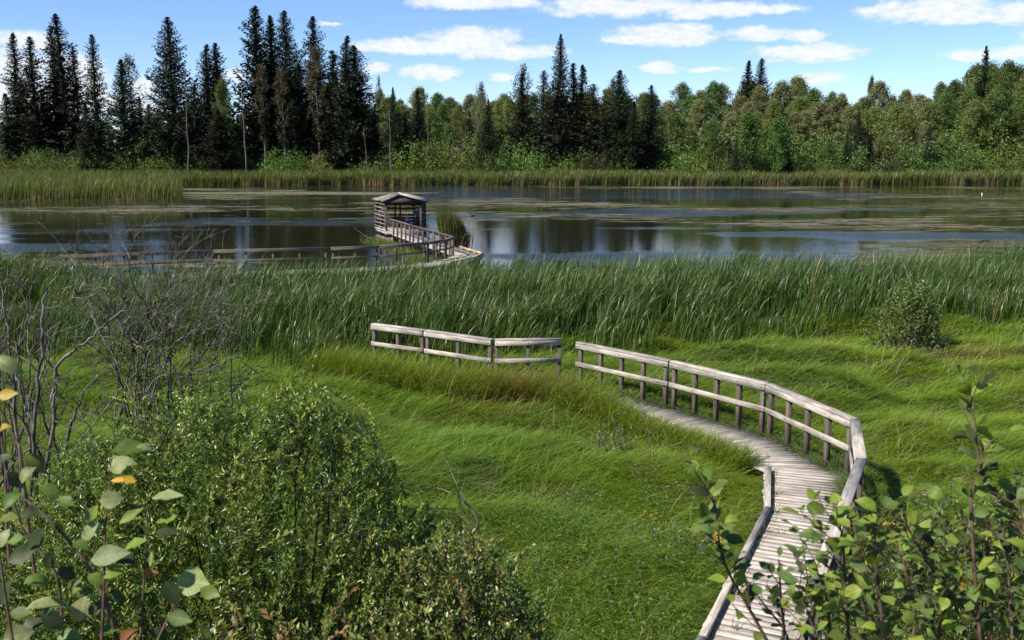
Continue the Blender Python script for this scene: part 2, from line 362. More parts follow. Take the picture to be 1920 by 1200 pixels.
# ------------------------------------------------------------------ water
mt, N, l, out = newmat('pond_water')
tcn = N('ShaderNodeTexCoord')
def onoise(sc, scale, det, dist=0.0, rough=.5):
    mp = N('ShaderNodeMapping'); mp.inputs['Scale'].default_value = sc; l(tcn.outputs['Object'], mp.inputs[0])
    q = N('ShaderNodeTexNoise', Scale=scale, Detail=det, Distortion=dist, Roughness=rough); l(mp.outputs[0], q.inputs[0]); return q
rip = onoise((1, 1.5, 1), 2.6, 3.0)
fine = onoise((1, 1.3, 1), 7.0, 2.0)
wind = onoise((.30, 1.0, 1), .085, 3.0, .4)            # where the breeze ruffles the pond
wm = N('ShaderNodeMapRange', interpolation_type='SMOOTHSTEP'); l(wind.outputs[0], wm.inputs[0]); wm.inputs[1].default_value = .53; wm.inputs[2].default_value = .64
sp = N('ShaderNodeSeparateXYZ'); l(tcn.outputs['Object'], sp.inputs[0])
# a long ruffled lane on the far side of the pond
fy1 = N('ShaderNodeMapRange', interpolation_type='SMOOTHSTEP'); l(sp.outputs[1], fy1.inputs[0]); fy1.inputs[1].default_value = 112; fy1.inputs[2].default_value = 126
fx1 = N('ShaderNodeMapRange', interpolation_type='SMOOTHSTEP'); l(sp.outputs[0], fx1.inputs[0]); fx1.inputs[1].default_value = 52; fx1.inputs[2].default_value = 38
lane = N('ShaderNodeMath', operation='MULTIPLY'); l(fy1.outputs[0], lane.inputs[0]); l(fx1.outputs[0], lane.inputs[1])
lb = onoise((.12, 1, 1), .16, 3.0, .5); lbm = N('ShaderNodeMapRange', interpolation_type='SMOOTHSTEP'); l(lb.outputs[0], lbm.inputs[0]); lbm.inputs[1].default_value = .36; lbm.inputs[2].default_value = .5
lane2 = N('ShaderNodeMath', operation='MULTIPLY'); l(lane.outputs[0], lane2.inputs[0]); l(lbm.outputs[0], lane2.inputs[1])
wmx = N('ShaderNodeMath', operation='MULTIPLY'); l(wm.outputs[0], wmx.inputs[0]); wmx.inputs[1].default_value = .6
mxm = N('ShaderNodeMath', operation='MAXIMUM'); l(wmx.outputs[0], mxm.inputs[0]); l(lane2.outputs[0], mxm.inputs[1])
st = N('ShaderNodeMapRange'); l(mxm.outputs[0], st.inputs[0]); st.inputs[3].default_value = .022; st.inputs[4].default_value = .40
hm = N('ShaderNodeMath', operation='MULTIPLY_ADD'); l(fine.outputs[0], hm.inputs[0]); hm.inputs[1].default_value = .35; l(rip.outputs[0], hm.inputs[2])
b = N('ShaderNodeBump', Distance=.30); l(hm.outputs[0], b.inputs['Height']); l(st.outputs[0], b.inputs['Strength'])
p = N('ShaderNodeBsdfPrincipled', Roughness=.025, IOR=1.46); p.inputs['Base Color'].default_value = (.016, .017, .008, 1); l(b.outputs[0], p.inputs['Normal'])
l(p.outputs[0], out.inputs[0])
wx = axis([(-400, 400, 50)]); wy = axis([(38, 178, 10)])
WX, WY = np.meshgrid(wx, wy); n = len(wx); k = (np.arange(len(wy) - 1)[:, None] * n + np.arange(n - 1)[None, :]).ravel()
tag(mesh_np('pond_water', np.stack([WX, WY, 0 * WX], -1).reshape(-1, 3), np.stack([k, k + 1, k + n + 1, k + n], -1), mat=mt), kind='structure')
# ------------------------------------------------------------------ algae mats drifting on the pond
r2 = np.random.default_rng(11)
V = []; T = []; C = []; nv = 0; made = 0
cand = 0
while made < 10000 and cand < 160000:
    cand += 1
    y = 50 * (160 / 50) ** r2.random() + 0; x = r2.uniform(-1, 1) * (y * .60 + 4)
    if y > 164 + max(0, x) * .08: continue
    if peninsula(x, y) > .1: continue
    dens = float(fbm(x * .035 + 4, y * .10 + 2, 4))
    bias = 0.0
    if x > 10: bias += .05 * min(1, (x - 10) / 20)
    if x < -8 and y < 117: bias += .07
    if 112 < y < 150 and -30 < x < 38: bias -= .26
    if 150 < y: bias += .03
    if r2.random() > sstep(.47, .64, dens + bias) ** 1.3: continue
    made += 1
    a = r2.lognormal(-1.25, .85) * (.5 + y / 130); bb = a * r2.uniform(.10, .34)
    nn = 11; th = np.arange(nn) * 2 * math.pi / nn + r2.uniform(0, 6)
    rr = 1 + .55 * r2.normal(0, .5, nn); rr = np.clip(rr, .35, 1.9)
    px = x + a * rr * np.cos(th) + r2.normal(0, .05); py = y + bb * rr * np.sin(th)
    z = .005 + .0035 * r2.random()
    V.append(np.stack([px, py, np.full(nn, z)], 1)); V.append([[x, y, z]])
    for i in range(nn): T.append((nv + i, nv + (i + 1) % nn, nv + nn))
    c = np.array([.125, .122, .080]) * r2.uniform(.55, 1.25) * (1 + r2.normal(0, .05, 3))
    C.append(np.tile(c, (nn + 1, 1))); nv += nn + 1
mt, N, l, out = newmat('algae_scum')
a = N('ShaderNodeVertexColor', layer_name='Col'); tcn = N('ShaderNodeTexCoord'); q = N('ShaderNodeTexNoise', Scale=3.0, Detail=4.0); l(tcn.outputs['Object'], q.inputs[0])
c = mixc(N, l, q.outputs[0], (.6, .6, .6), (1.3, 1.3, 1.2)); c = mixc(N, l, 1.0, a.outputs[0], c, 'MULTIPLY')
p = N('ShaderNodeBsdfPrincipled', Roughness=.9); p.inputs['Specular IOR Level'].default_value = .06; l(c, p.inputs['Base Color'])
mp = N('ShaderNodeMapping'); mp.inputs['Scale'].default_value = (.7, 2.2, 1); l(tcn.outputs['Object'], mp.inputs[0]); hn = N('ShaderNodeTexNoise', Scale=1.7, Detail=6.0, Roughness=.7); l(mp.outputs[0], hn.inputs[0])
hr = N('ShaderNodeMapRange'); l(hn.outputs[0], hr.inputs[0]); hr.inputs[1].default_value = .42; hr.inputs[2].default_value = .48
tr = N('ShaderNodeBsdfTransparent'); mx = N('ShaderNodeMixShader'); l(hr.outputs[0], mx.inputs[0]); l(tr.outputs[0], mx.inputs[1]); l(p.outputs[0], mx.inputs[2]); l(mx.outputs[0], out.inputs[0])
tag(mesh_np('floating_algae', np.concatenate(V), None, T, mt, col=np.clip(np.concatenate(C), 0, 1)), 'pale khaki algae mats drifting in streaks on the dark pond', 'algae', kind='stuff')
# ------------------------------------------------------------------ meadow grass
def polar_points(n, y0, y1, pw, side=2.5):
    """more points near the viewer, thinning with distance"""
    u = r2.random(n)
    e = 1 - pw
    y = (y0 ** e + u * (y1 ** e - y0 ** e)) ** (1 / e) if abs(e) > 1e-3 else y0 * (y1 / y0) ** u
    x = r2.uniform(-1, 1, n) * (y * .545 + side)
    return x, y
def reed_front(x):
    """where the cattail belt starts, in metres from the camera"""
    x = np.asarray(x, float)
    return np.interp(x, [-22, -12, -6.6, -4.5, -3.2, 2, 5, 9, 14, 22], [28, 27.5, 26.6, 24.9, 26.3, 27.4, 29, 31.2, 32.4, 32.5]) + 2.2 * (fbm(x * .55, 4.4) - .5)
x, y = polar_points(760000, 8.0, 36.0, .30)
dd = deck_dist(x, y)
ok = (dd > np.where(y < 21.6, .03, -1)) & (y < reed_front(x) + 2.5)
patch = fbm(x * .5 + 3, y * .8 + 8)
ok &= r2.random(len(x)) < .35 + .9 * sstep(.25, .6, fbm(x * 2.1, y * 2.6)) 
ok &= ~((y >= 21.6) & (dd < .01) & (x > 1.0))
x, y, dd = x[ok], y[ok], dd[ok]; n = len(x)
z = gh(x, y)
flow = -.25 + 3.4 * (fbm(x * .22 + 11, y * .30 + 2) - .5) + r2.normal(0, .75, n)
rough = sstep(9, 14.5, y) 
L = r2.uniform(.30, .66, n) * (.75 + .5 * fbm(x * .7, y * .9)) * (.62 + .38 * rough)
near_rail = (x < 1.3) & (x > -5.5) & (y > 20.5) & (y < 26)
L = np.where(near_rail, L * 1.25, L)
L = np.where(dd < .35, L * .72, L)
Wd = .0048 * np.maximum(1, y / 13) ** .85 * r2.uniform(.7, 1.3, n)
long_ = r2.random(n) < .05; L = np.where(long_, L * 1.35, L); Wd = np.where(long_, Wd * 1.5, Wd)
pal = np.array([[.158, .268, .016], [.220, .312, .018], [.096, .192, .020], [.245, .290, .040], [.30, .28, .14]])
big = fbm(x * .16 + 5, y * .2 + 1)
pr = np.stack([np.full(n, .34), .12 + .55 * sstep(.4, .62, big), .30 * (1 - sstep(.35, .6, big)) + .1, np.full(n, .07), np.full(n, .035)], 1)
pr /= pr.sum(1, keepdims=True); ch = (pr.cumsum(1) > r2.random(n)[:, None]).argmax(1)
ct = pal[ch] * r2.uniform(.75, 1.25, (n, 1))
brown = np.exp(-(((x + .2) / 1.5) ** 2 + ((y - 21.9) / .9) ** 2)) * .5 + .75 * np.exp(-(((x - 13.1) / 1.6) ** 2 + ((y - 27.5) / 1.3) ** 2))
isb = r2.random(n) < brown
ct[isb] = np.array([.20, .115, .045]) * r2.uniform(.6, 1.2, (isb.sum(), 1))
ct[long_] = np.array([.22, .33, .07]) * r2.uniform(.8, 1.2, (long_.sum(), 1))
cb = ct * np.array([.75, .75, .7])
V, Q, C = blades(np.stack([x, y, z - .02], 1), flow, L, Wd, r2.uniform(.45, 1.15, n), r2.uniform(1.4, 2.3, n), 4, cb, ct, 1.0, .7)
tag(mesh_np('meadow_grass', V, Q, None, M['grass'], col=C), 'long bright green wind-combed grass of the wet meadow', 'grass', kind='stuff')
xs, ys = polar_points(8000, 9.5, 33.0, .5); k_ = (deck_dist(xs, ys) > .1) & (ys < reed_front(xs) + 1) & (r2.random(8000) < sstep(.42, .7, fbm(xs * .8 + 9, ys * 1.0 + 3))); xs, ys = xs[k_], ys[k_]; n = len(xs)
ct = np.array([[.34, .30, .16], [.26, .20, .10], [.28, .33, .12]])[r2.choice(3, n, p=[.4, .2, .4])] * r2.uniform(.7, 1.2, (n, 1))
V, Q, C = blades(np.stack([xs, ys, gh(xs, ys)], 1), r2.normal(-.1, .9, n), r2.uniform(.45, .80, n), .006 * r2.uniform(.8, 1.4, n) * np.maximum(1, ys / 16), r2.uniform(.1, .6, n), r2.uniform(.7, 1.7, n), 4, ct * .8, ct, 1.1, .8, .6)
tag(mesh_np('dry_grass_stalks', V, Q, None, M['grass'], col=C), 'pale dry stalks and seed heads scattered over the meadow grass', 'grass', kind='stuff')
# taller drooping grass that grows along and between the rail posts and over the deck's edges
xs = []; ys = []
P0 = np.array(RAIL); cum = np.concatenate([[0], np.cumsum(np.linalg.norm(np.diff(P0, axis=0), axis=1))])
s_ = r2.uniform(4.6, 17.5, 9000)
bx = np.interp(s_, cum, P0[:, 0]); by = np.interp(s_, cum, P0[:, 1])
tx = np.gradient(bx); 
i_ = np.clip(np.searchsorted(cum, s_) - 1, 0, len(P0) - 2); tv = unit(P0[i_ + 1] - P0[i_]); nv_ = np.stack([-tv[:, 1], tv[:, 0]], 1)
offn = r2.normal(-.03, .10, len(s_))
thin = sstep(6.2, 8.5, s_) * (1 - .0 * s_)
kp = r2.random(len(s_)) < np.clip(.15 + thin, 0, 1) * sstep(.3, .55, fbm(s_ * .8, s_ * 0 + 2) + .12)
bx = (bx + nv_[:, 0] * offn)[kp]; by = (by + nv_[:, 1] * offn)[kp]; sq = s_[kp]; nvk = nv_[kp]
k2 = r2.random(len(bx)) < np.where((by > 17.2) & (by < 22.5), .45, 1); bx, by, nvk = bx[k2], by[k2], nvk[k2]
n = len(bx); azd = np.arctan2(nvk[:, 1], nvk[:, 0]) + r2.normal(0, 1.3, n)
ct = vary([.12, .17, .045], n, .35, .08, r2)
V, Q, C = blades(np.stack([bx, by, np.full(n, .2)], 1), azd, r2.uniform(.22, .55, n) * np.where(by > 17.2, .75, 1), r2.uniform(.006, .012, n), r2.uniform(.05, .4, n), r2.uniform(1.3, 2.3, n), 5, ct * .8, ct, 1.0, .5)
tag(mesh_np('rail_grass', V, Q, None, M['grass'], col=C), 'drooping grass growing between the rail posts over the deck edge', 'grass', kind='stuff')
n = 16000; s_ = r2.uniform(13.0, 26.0, n)
Lq = LEFT; cl_ = np.concatenate([[0], np.cumsum(np.linalg.norm(np.diff(Lq, axis=0), axis=1))])
s_ = r2.uniform(cl_[4] + .4, cl_[10] + 1.0, n)
bx = np.interp(s_, cl_, Lq[:, 0]); by = np.interp(s_, cl_, Lq[:, 1])
i_ = np.clip(np.searchsorted(cl_, s_) - 1, 0, len(Lq) - 2); tv = unit(Lq[i_ + 1] - Lq[i_]); nv_ = np.stack([-tv[:, 1], tv[:, 0]], 1)
far_ = sstep(cl_[6] - 1.0, cl_[7], s_)
of = r2.normal(.17, .15, n) - far_ * np.abs(r2.normal(0, .5, n)) 
bx = bx + nv_[:, 0] * of; by = by + nv_[:, 1] * of
Lg = r2.uniform(.40, .72, n) * (1 + .62 * far_); 
ct = np.array([[.155, .235, .018], [.205, .265, .025], [.105, .180, .02], [.25, .24, .09]])[r2.choice(4, n, p=[.4, .25, .25, .1])] * r2.uniform(.7, 1.2, (n, 1))
bb = np.exp(-((bx - .1) / 1.3) ** 2) * np.exp(-((by - 22.2) / 1.0) ** 2) * .42; isb = r2.random(n) < bb
ct[isb] = np.array([.22, .125, .05]) * r2.uniform(.6, 1.2, (isb.sum(), 1))
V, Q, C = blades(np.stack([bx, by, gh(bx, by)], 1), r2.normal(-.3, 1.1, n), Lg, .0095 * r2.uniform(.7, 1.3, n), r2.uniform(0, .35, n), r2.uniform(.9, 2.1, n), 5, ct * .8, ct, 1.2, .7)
tag(mesh_np('edge_grass', V, Q, None, M['grass'], col=C), 'tall grass leaning over the left edge of the boardwalk, browned near the railing gap', 'grass', kind='stuff')
n0 = 70; cx_ = []; cy_ = []
for q in range(n0):
    s1 = r2.uniform(1.5, 13); f_ = r2.choice([r2.uniform(.85, .97), r2.uniform(.05, .95)], p=[.6, .4])
    px_ = np.interp(s1, cum, P0[:, 0]) * (1 - f_) + np.interp(s1, cum, LEFT[:, 0]) * f_; py_ = np.interp(s1, cum, P0[:, 1]) * (1 - f_) + np.interp(s1, cum, LEFT[:, 1]) * f_
    m_n = r2.integers(4, 14); cx_.append(px_ + r2.normal(0, .03, m_n)); cy_.append(py_ + r2.normal(0, .03, m_n))
cx_ = np.concatenate(cx_); cy_ = np.concatenate(cy_); n = len(cx_); ct = vary([.09, .13, .035], n, .35, .1, r2)
V, Q, C = blades(np.stack([cx_, cy_, np.full(n, .27)], 1), r2.uniform(0, 6.28, n), r2.uniform(.08, .26, n), r2.uniform(.005, .009, n), r2.uniform(.1, .7, n), r2.uniform(.8, 2.0, n), 4, ct * .8, ct)
tag(mesh_np('deck_sprigs', V, Q, None, M['grass'], col=C), 'small grass sprigs coming up between the planks of the near boardwalk', 'grass', kind='stuff')
# ------------------------------------------------------------------ cattail belt on the near shore
def reeds(name, x, y, z, L, Wd, az, label, ct, cb, bend=(.55, 1.15), nseg=5, base=(.0, .12), mat='reed'):
    n = len(x)
    V, Q, C = blades(np.stack([x, y, z], 1), az, L, Wd, r2.uniform(base[0], base[1], n), r2.uniform(bend[0], bend[1], n), nseg, cb, ct, 2.2, .9, .72)
    return tag(mesh_np(name, V, Q, None, M[mat], col=C), label, 'cattails', kind='stuff')
n = 98000
y = r2.uniform(22.0, 43, n); x = r2.uniform(-1, 1, n) * (y * .55 + 3)
f0 = reed_front(x); back = np.interp(x, [-25, -20, -17.3, -15.5, -14, -6, -2, 4, 12, 24], [45, 44, 41.4, 41.2, 40.6, 40.2, 40.6, 41, 41.5, 43]) + 1.4 * (fbm(x * .9, 7.7) - .5)
edge = np.minimum(sstep(-1.2, 2.0, y - f0), 1)
cl = fbm(x * .9 + 2, y * .8 + 6)
ok = (r2.random(n) < edge * sstep(.26, .52, cl)) & (y < back) & (((deck_dist(x, y) > .05) | (x < -4.6)))
ok &= ~((x > -19.2) & (x < -3) & (y > 41.5)) 
ok &= ~((x > -13.5) & (y > 41.0) & (x < 1))
x, y = x[ok], y[ok]; n = len(x)
hgt = (1.35 + .75 * fbm(x * .3 + 9, y * .3) + .55 * (fbm(x * 1.1, y * 1.0 + 4) - .3)) * (.70 + .30 * sstep(0, 3.5, y - reed_front(x)))
hgt *= np.interp(x, [-25, -19, -17, -15, -12, -9, -6, 0, 10, 16, 22], [1.18, 1.08, .76, .72, .84, .90, .92, 1.0, 1.0, 1.02, 1.12])
L = hgt * r2.uniform(.72, 1.12, n)
pal = np.array([[.036, .078, .010], [.056, .106, .014], [.024, .054, .010], [.095, .125, .032], [.22, .18, .08]])
ch = r2.choice(5, n, p=[.38, .30, .20, .08, .04])
ct = pal[ch] * r2.uniform(.75, 1.25, (n, 1)); cb = ct * np.array([.9, .9, .8])
pt = r2.random(n) < .07; ct[pt] = np.array([.20, .25, .10]) * r2.uniform(.7, 1.2, (pt.sum(), 1))
az = .2 + r2.normal(0, .8, n) + 1.2 * (fbm(x * .25, y * .25 + 3) - .5)
reeds('cattail_belt', x, y, gh(x, y) - .05, L, (.027 * r2.uniform(.7, 1.3, n) * (y / 33) ** .5), az, 'tall dark green cattails bending in the wind along the near shore', ct, cb, (.35, 1.9))
# brown seed heads among them
n = 170; hx = r2.uniform(-14, 16, n); hy = r2.uniform(27, 37, n); k_ = hy > reed_front(hx) + .4; hx, hy = hx[k_], hy[k_]
mb = MB()
for a_, b_ in zip(hx, hy):
    g = float(gh(a_, b_)); hh = r2.uniform(1.25, 1.75); dx = r2.uniform(-.05, .15)
    mb.tube([(a_, b_, g), (a_ + dx * .5, b_, g + hh * .6), (a_ + dx, b_, g + hh)], [.006, .005, .004], 4, (.10, .13, .05))
    mb.tube([(a_ + dx, b_, g + hh - .17), (a_ + dx, b_, g + hh - .15), (a_ + dx * 1.1, b_, g + hh), (a_ + dx * 1.1, b_, g + hh + .02)], [.004, .016, .016, .004], 6, (.045, .022, .012))
tag(mb.build('cattail_seed_heads', M['grass']), 'dark brown seed heads standing among the near cattails', 'seed heads', kind='stuff')
n = 42000; x = r2.uniform(-.5, 9, n); y = r2.uniform(9, 15.5, n); dq = deck_dist(x, y); keep = (dq > .08) & (r2.random(n) < sstep(.35, .6, fbm(x * 1.2 + 4, y * 1.3)) * sstep(15.5, 12.5, y))
x, y = x[keep], y[keep]; n = len(x); hz = r2.random(n) ** .7 * .42
V, T, C = leaf_cards(np.stack([x, y, gh(x, y) + hz], 1), rnd_dir(n, r2) + [0, 0, .3], rnd_dir(n, r2) * .7 + [0, 0, .7], r2.uniform(.04, .09, n), r2.uniform(.012, .028, n), vary([.10, .165, .030], n, .35, .08, r2), .2)
tag(mesh_np('meadow_herbs', V, None, T, M['grass'], col=C), 'low leafy herbs among the grass on both sides of the lower boardwalk', 'herbs', kind='stuff')
# ------------------------------------------------------------------ far shore cattails and the reedy spit on the left
def far_reeds(name, x, y, label, ww=.075):
    n = len(x); z = np.maximum(-.3, gh(x, y)) - .02
    L = r2.uniform(1.7, 2.55, n) * (.85 + .3 * fbm(x * .2, y * .2))
    pal = np.array([[.085, .115, .022], [.105, .130, .026], [.06, .090, .018], [.14, .135, .05]])
    ct = pal[r2.choice(4, n, p=[.4, .3, .2, .1])] * r2.uniform(.7, 1.3, (n, 1))
    dry = sstep(.42, .68, fbm(x * .35 + 1, y * .9))[:, None]
    cb = np.array([.24, .18, .09]) * r2.uniform(.5, 1.25, (n, 1)) * dry + ct * (1 - dry) * .9
    V, Q, C = blades(np.stack([x, y, z], 1), r2.normal(.2, .8, n), L, ww * r2.uniform(.7, 1.4, n), r2.uniform(0, .15, n), r2.uniform(.2, .8, n), 4, cb, ct, 2.0, 1.2, .7)
    # the dead lower leaves stay tan well up the stem
    C = C.reshape(n, 5, 2, 3); C[:, 1] = cb[:, None] * .9 + ct[:, None] * .1; C[:, 2] = cb[:, None] * .45 + ct[:, None] * .55; C[:, 3] = ct[:, None]
    tag(mesh_np(name, V, Q, None, M['reed'], col=C.reshape(-1, 3)), label, 'cattails', kind='stuff')
n = 62000; x = r2.uniform(-110, 112, n)
shore = 165 + np.clip(x, 0, 120) * .09 - 0 + 3.0 * (fbm(x * .12, 9.1) - .5) + 1.6 * (fbm(x * .5, 2.2) - .5)
y = shore + r2.random(n) ** 1.4 * 11
ok = (y > 150); far_reeds('far_shore_cattails', x[ok], y[ok], 'band of cattails with tan dead bases along the far shore')
n = 60000; y = r2.uniform(115, 168, n); x = r2.uniform(-105, -36, n); ok = peninsula(x, y) > .45
ok &= r2.random(n) < np.where((y < 121), 1, .55)
far_reeds('reedy_spit', x[ok], y[ok], 'dense cattails covering the low spit jutting in from the left', .06)
# ================================================================== TREES
def wander(p, d, L, n, wob, up=0.0, r=rng):
    """a polyline that starts along d and drifts"""
    P = [np.array(p, float)]; d = np.array(d, float)
    for i in range(n):
        d = d + r.normal(0, wob, 3) + np.array([0, 0, up]); d /= np.linalg.norm(d)
        P.append(P[-1] + d * L / n)
    return np.array(P)
def lerp_poly(P, t):
    n = len(P) - 1; f = min(max(t, 0), .9999) * n; i = int(f); return P[i] * (1 - (f - i)) + P[i + 1] * (f - i), unit(P[i + 1] - P[i])
def make_spruce(seed, H, rad, bare=.08, density=1.0, droop=.35, shape=.85, col=(.022, .034, .015), thin=1.0, uneven=.25, card=.5):
    r = np.random.default_rng(seed)
    root = thing('spruce_tree', '', 'tree')
    mb = MB(); k = 12
    tp = np.array([[r.normal(0, .012 * H * t * .4), r.normal(0, .012 * H * t * .4), H * t] for t in np.linspace(0, 1, k)]); tp[0, :2] = 0
    tr = .016 * H * (1 - np.linspace(0, .97, k)) ** .8
    mb.tube(tp, tr, 7)
    P = []; D = []; Nn = []; L = []; W = []
    nb = int(H * 24 * density); lob = r.uniform(0, 6.3, 4)
    for i in range(nb):
        t = bare + (1 - bare) * (i + r.random()) / nb
        if r.random() < .10: continue
        az = i * 2.399 + r.normal(0, .5)
        env = (1 - t) ** shape * min(1, (t - bare + .10) / .22) * (1 + uneven * math.sin(t * 23 + lob[0]) * math.sin(2 * az + lob[1] + 5 * t)) * r.uniform(.62, 1.08)
        bl = max(.30 * (1 - t) ** .8 + .06, rad * env)
        o, _ = lerp_poly(tp, t)
        slope = -droop * (1 - t) ** .6 + .30 * t + r.normal(0, .10)
        d = np.array([math.cos(az), math.sin(az), slope])
        m = max(3, int(bl / .30)); bp = [o]
        dd = unit(d)
        for s in range(m):
            dd = unit(dd + np.array([0, 0, .10]) + r.normal(0, .05, 3)); bp.append(bp[-1] + dd * bl / m)
        bp = np.array(bp)
        if bl > .8: mb.tube(bp[::max(1, m // 3)], np.linspace(.012 * bl + .01, .006, len(bp[::max(1, m // 3)])), 3)
        for s in range(m + 1):
            f = s / m
            if f < .12 and bl > 1.6: continue
            q = bp[s]; ax = unit(bp[min(s + 1, m)] - bp[max(s - 1, 0)]); sd = unit(np.cross(ax, [0, 0, 1]))
            for c in range(4):
                e = r.normal(0, 1)
                P.append(q + r.normal(0, .05, 3)); D.append(ax * r.uniform(.25, .9) + sd * e * .8 + np.array([0, 0, r.normal(-.28, .28)]))
                Nn.append(np.array([0, 0, 1.]) + r.normal(0, .55, 3)); L.append(card * r.uniform(.6, 1.25) * (1 - .74 * t ** 2.2)); W.append(card * .34 * r.uniform(.6, 1.3) * thin)
    n = len(P); cc = vary(col, n, .35, .06, r)
    V, T, C = leaf_cards(P, D, Nn, L, W, cc, .15)
    mb.build('trunk', M['bark_dark'], root); mesh_np('crown', V, None, T, M['needle'], root, C)
    return root
def make_broadleaf(seed, H, rad, base=.28, nl=46, per=120, col=(.085, .098, .040), leaf=.30, open_=.55, lean=0.0, bark='bark_pale', name='aspen_tree', mat='aspen', spread=1.0):
    r = np.random.default_rng(seed)
    root = thing(name, '', 'tree'); mb = MB(); k = 9
    tp = wander((0, 0, 0), (lean, 0, 1), H * .96, k, .035, .02, r); mb.tube(tp, .011 * H * (1 - np.linspace(0, .9, k + 1)) + .008, 7)
    P = []; cc = []
    for i in range(nl):
        t = base + (1 - base) * ((i + .5) / nl) ** .9
        o, td = lerp_poly(tp, t); az = i * 2.399 + r.normal(0, .4)
        env = math.sin(math.pi * min(1, ((t - base) / (1 - base)) * .93 + .06)) ** .75
        bl = rad * env * r.uniform(.45, 1.1) * spread
        lp = wander(o, (math.cos(az), math.sin(az), r.uniform(.5, 1.8)), bl + .3, 4, .16, .05, r)
        mb.tube(lp, np.linspace(.05 * (1 - t) + .02, .008, 5), 4)
        for g in range(r.integers(2, 4)):
            q, _ = lerp_poly(lp, r.uniform(.5, 1)); rr = r.uniform(.28, .62) * rad * .42
            m = int(per * r.uniform(.4, 1.2) / 2.0)
            u = rnd_dir(m, r) * (r.random((m, 1)) ** .45) * rr * np.array([1.1, 1.1, 1.5])
            P.append(q + u); cc.append(np.tile(np.array(col) * r.uniform(.84, 1.16) * (1 + r.normal(0, .05, 3)), (m, 1)))
    P = np.concatenate(P); n = len(P); cc = np.concatenate(cc) * r.uniform(.85, 1.15, (n, 1))
    V, T, C = leaf_cards(P, rnd_dir(n, r) + np.array([0, 0, -.3]), rnd_dir(n, r) + np.array([-.2, -.1, .55]), leaf * r.uniform(.6, 1.3, n), leaf * .7 * r.uniform(.6, 1.2, n), np.clip(cc, .003, 1), .15)
    mb.build('trunk', M[bark], root); mesh_np('crown', V, None, T, M[mat], root, C)
    return root
def make_shrub(seed, H, rad, n=3200, col=(.075, .130, .030), leaf=.22, name='shore_shrub', mat='shrub'):
    r = np.random.default_rng(seed); root = thing(name, '', 'shrub'); mb = MB(); P = []; cc = []
    ns = 26
    for i in range(ns):
        az = i * 2.399; a = rad * math.sqrt((i + .5) / ns)
        hh = H * (1 - .5 * (a / rad) ** 2) * r.uniform(.6, 1.12)
        p0 = np.array([.35 * a * math.cos(az), .35 * a * math.sin(az), 0]); p1 = np.array([a * math.cos(az), a * math.sin(az), hh])
        sp = wander(p0, p1 - p0, np.linalg.norm(p1 - p0), 5, .10, .03, r); mb.tube(sp, np.linspace(.03, .006, 6), 3)
        m = n // ns; tone = r.uniform(.7, 1.3)
        for g in range(m):
            t = r.uniform(.12, 1.03) ** .8; q, _ = lerp_poly(sp, t)
            P.append(q + r.normal(0, 1, 3) * rad * .13 * np.array([1, 1, .8])); cc.append(np.array(col) * tone)
    P = np.array(P); P[:, 2] = np.maximum(P[:, 2], .03); k = len(P); cc = np.array(cc) * r.uniform(.7, 1.3, (k, 1)) * (1 + r.normal(0, .05, (k, 3)))
    V, T, C = leaf_cards(P, rnd_dir(k, r) + np.array([0, 0, .35]), rnd_dir(k, r) * .8 + np.array([0, 0, .6]), leaf * r.uniform(.6, 1.3, k), leaf * .5 * r.uniform(.6, 1.2, k), np.clip(cc, .003, 1), .15)
    mb.build('stems', M['twig'], root); mesh_np('foliage', V, None, T, M[mat], root, C)
    return root
def hide_proto(): pass
# ---- spruces: prototypes (unit height 20 m) placed one by one; the first use takes the prototype itself
PROTO = {}
SPEC = {'narrow': dict(seed=21, H=20, rad=2.5, bare=.10, droop=.45, shape=.55, density=1.15, uneven=.45),
        'narrow2': dict(seed=33, H=20, rad=2.7, bare=.16, droop=.5, shape=.6, density=1.0, uneven=.5),
        'full': dict(seed=22, H=20, rad=4.9, bare=.04, droop=.30, shape=.72, density=1.55, uneven=.3),
        'full2': dict(seed=27, H=20, rad=4.4, bare=.05, droop=.28, shape=.80, density=1.45, uneven=.3),
        'cone': dict(seed=23, H=20, rad=5.3, bare=.03, droop=.25, shape=.95, density=1.35),
        'airy': dict(seed=24, H=20, rad=3.5, bare=.12, droop=-.35, shape=.62, density=.95, uneven=.5, card=.55),
        'airy2': dict(seed=29, H=20, rad=3.3, bare=.10, droop=-.25, shape=.68, density=1.05, uneven=.5, card=.5),
        'slim': dict(seed=61, H=20, rad=2.4, bare=.22, droop=.55, shape=.5, density=1.0, uneven=.6),
        'dense': dict(seed=62, H=20, rad=4.3, bare=.06, droop=.38, shape=.62, density=1.7, uneven=.4),
        'ragged': dict(seed=63, H=20, rad=3.2, bare=.12, droop=.2, shape=.58, density=1.2, uneven=.7),
        'old': dict(seed=25, H=20, rad=3.0, bare=.20, droop=.55, shape=.5, density=.8, uneven=.6, col=(.045, .050, .028))}
used = set()
def put(kind, maker, loc, rz, s, label, group=None, tilt=(0, 0), kids=True):
    if kind not in PROTO: PROTO[kind] = maker(kind)
    p = PROTO[kind]
    if kind in used: return dup(p, loc, rz, s, label, group, tilt)
    used.add(kind); p.location = loc; p.rotation_euler = (tilt[0], tilt[1], rz); p.scale = s if isinstance(s, tuple) else (s, s, s)
    tag(p, label, None, group); return p
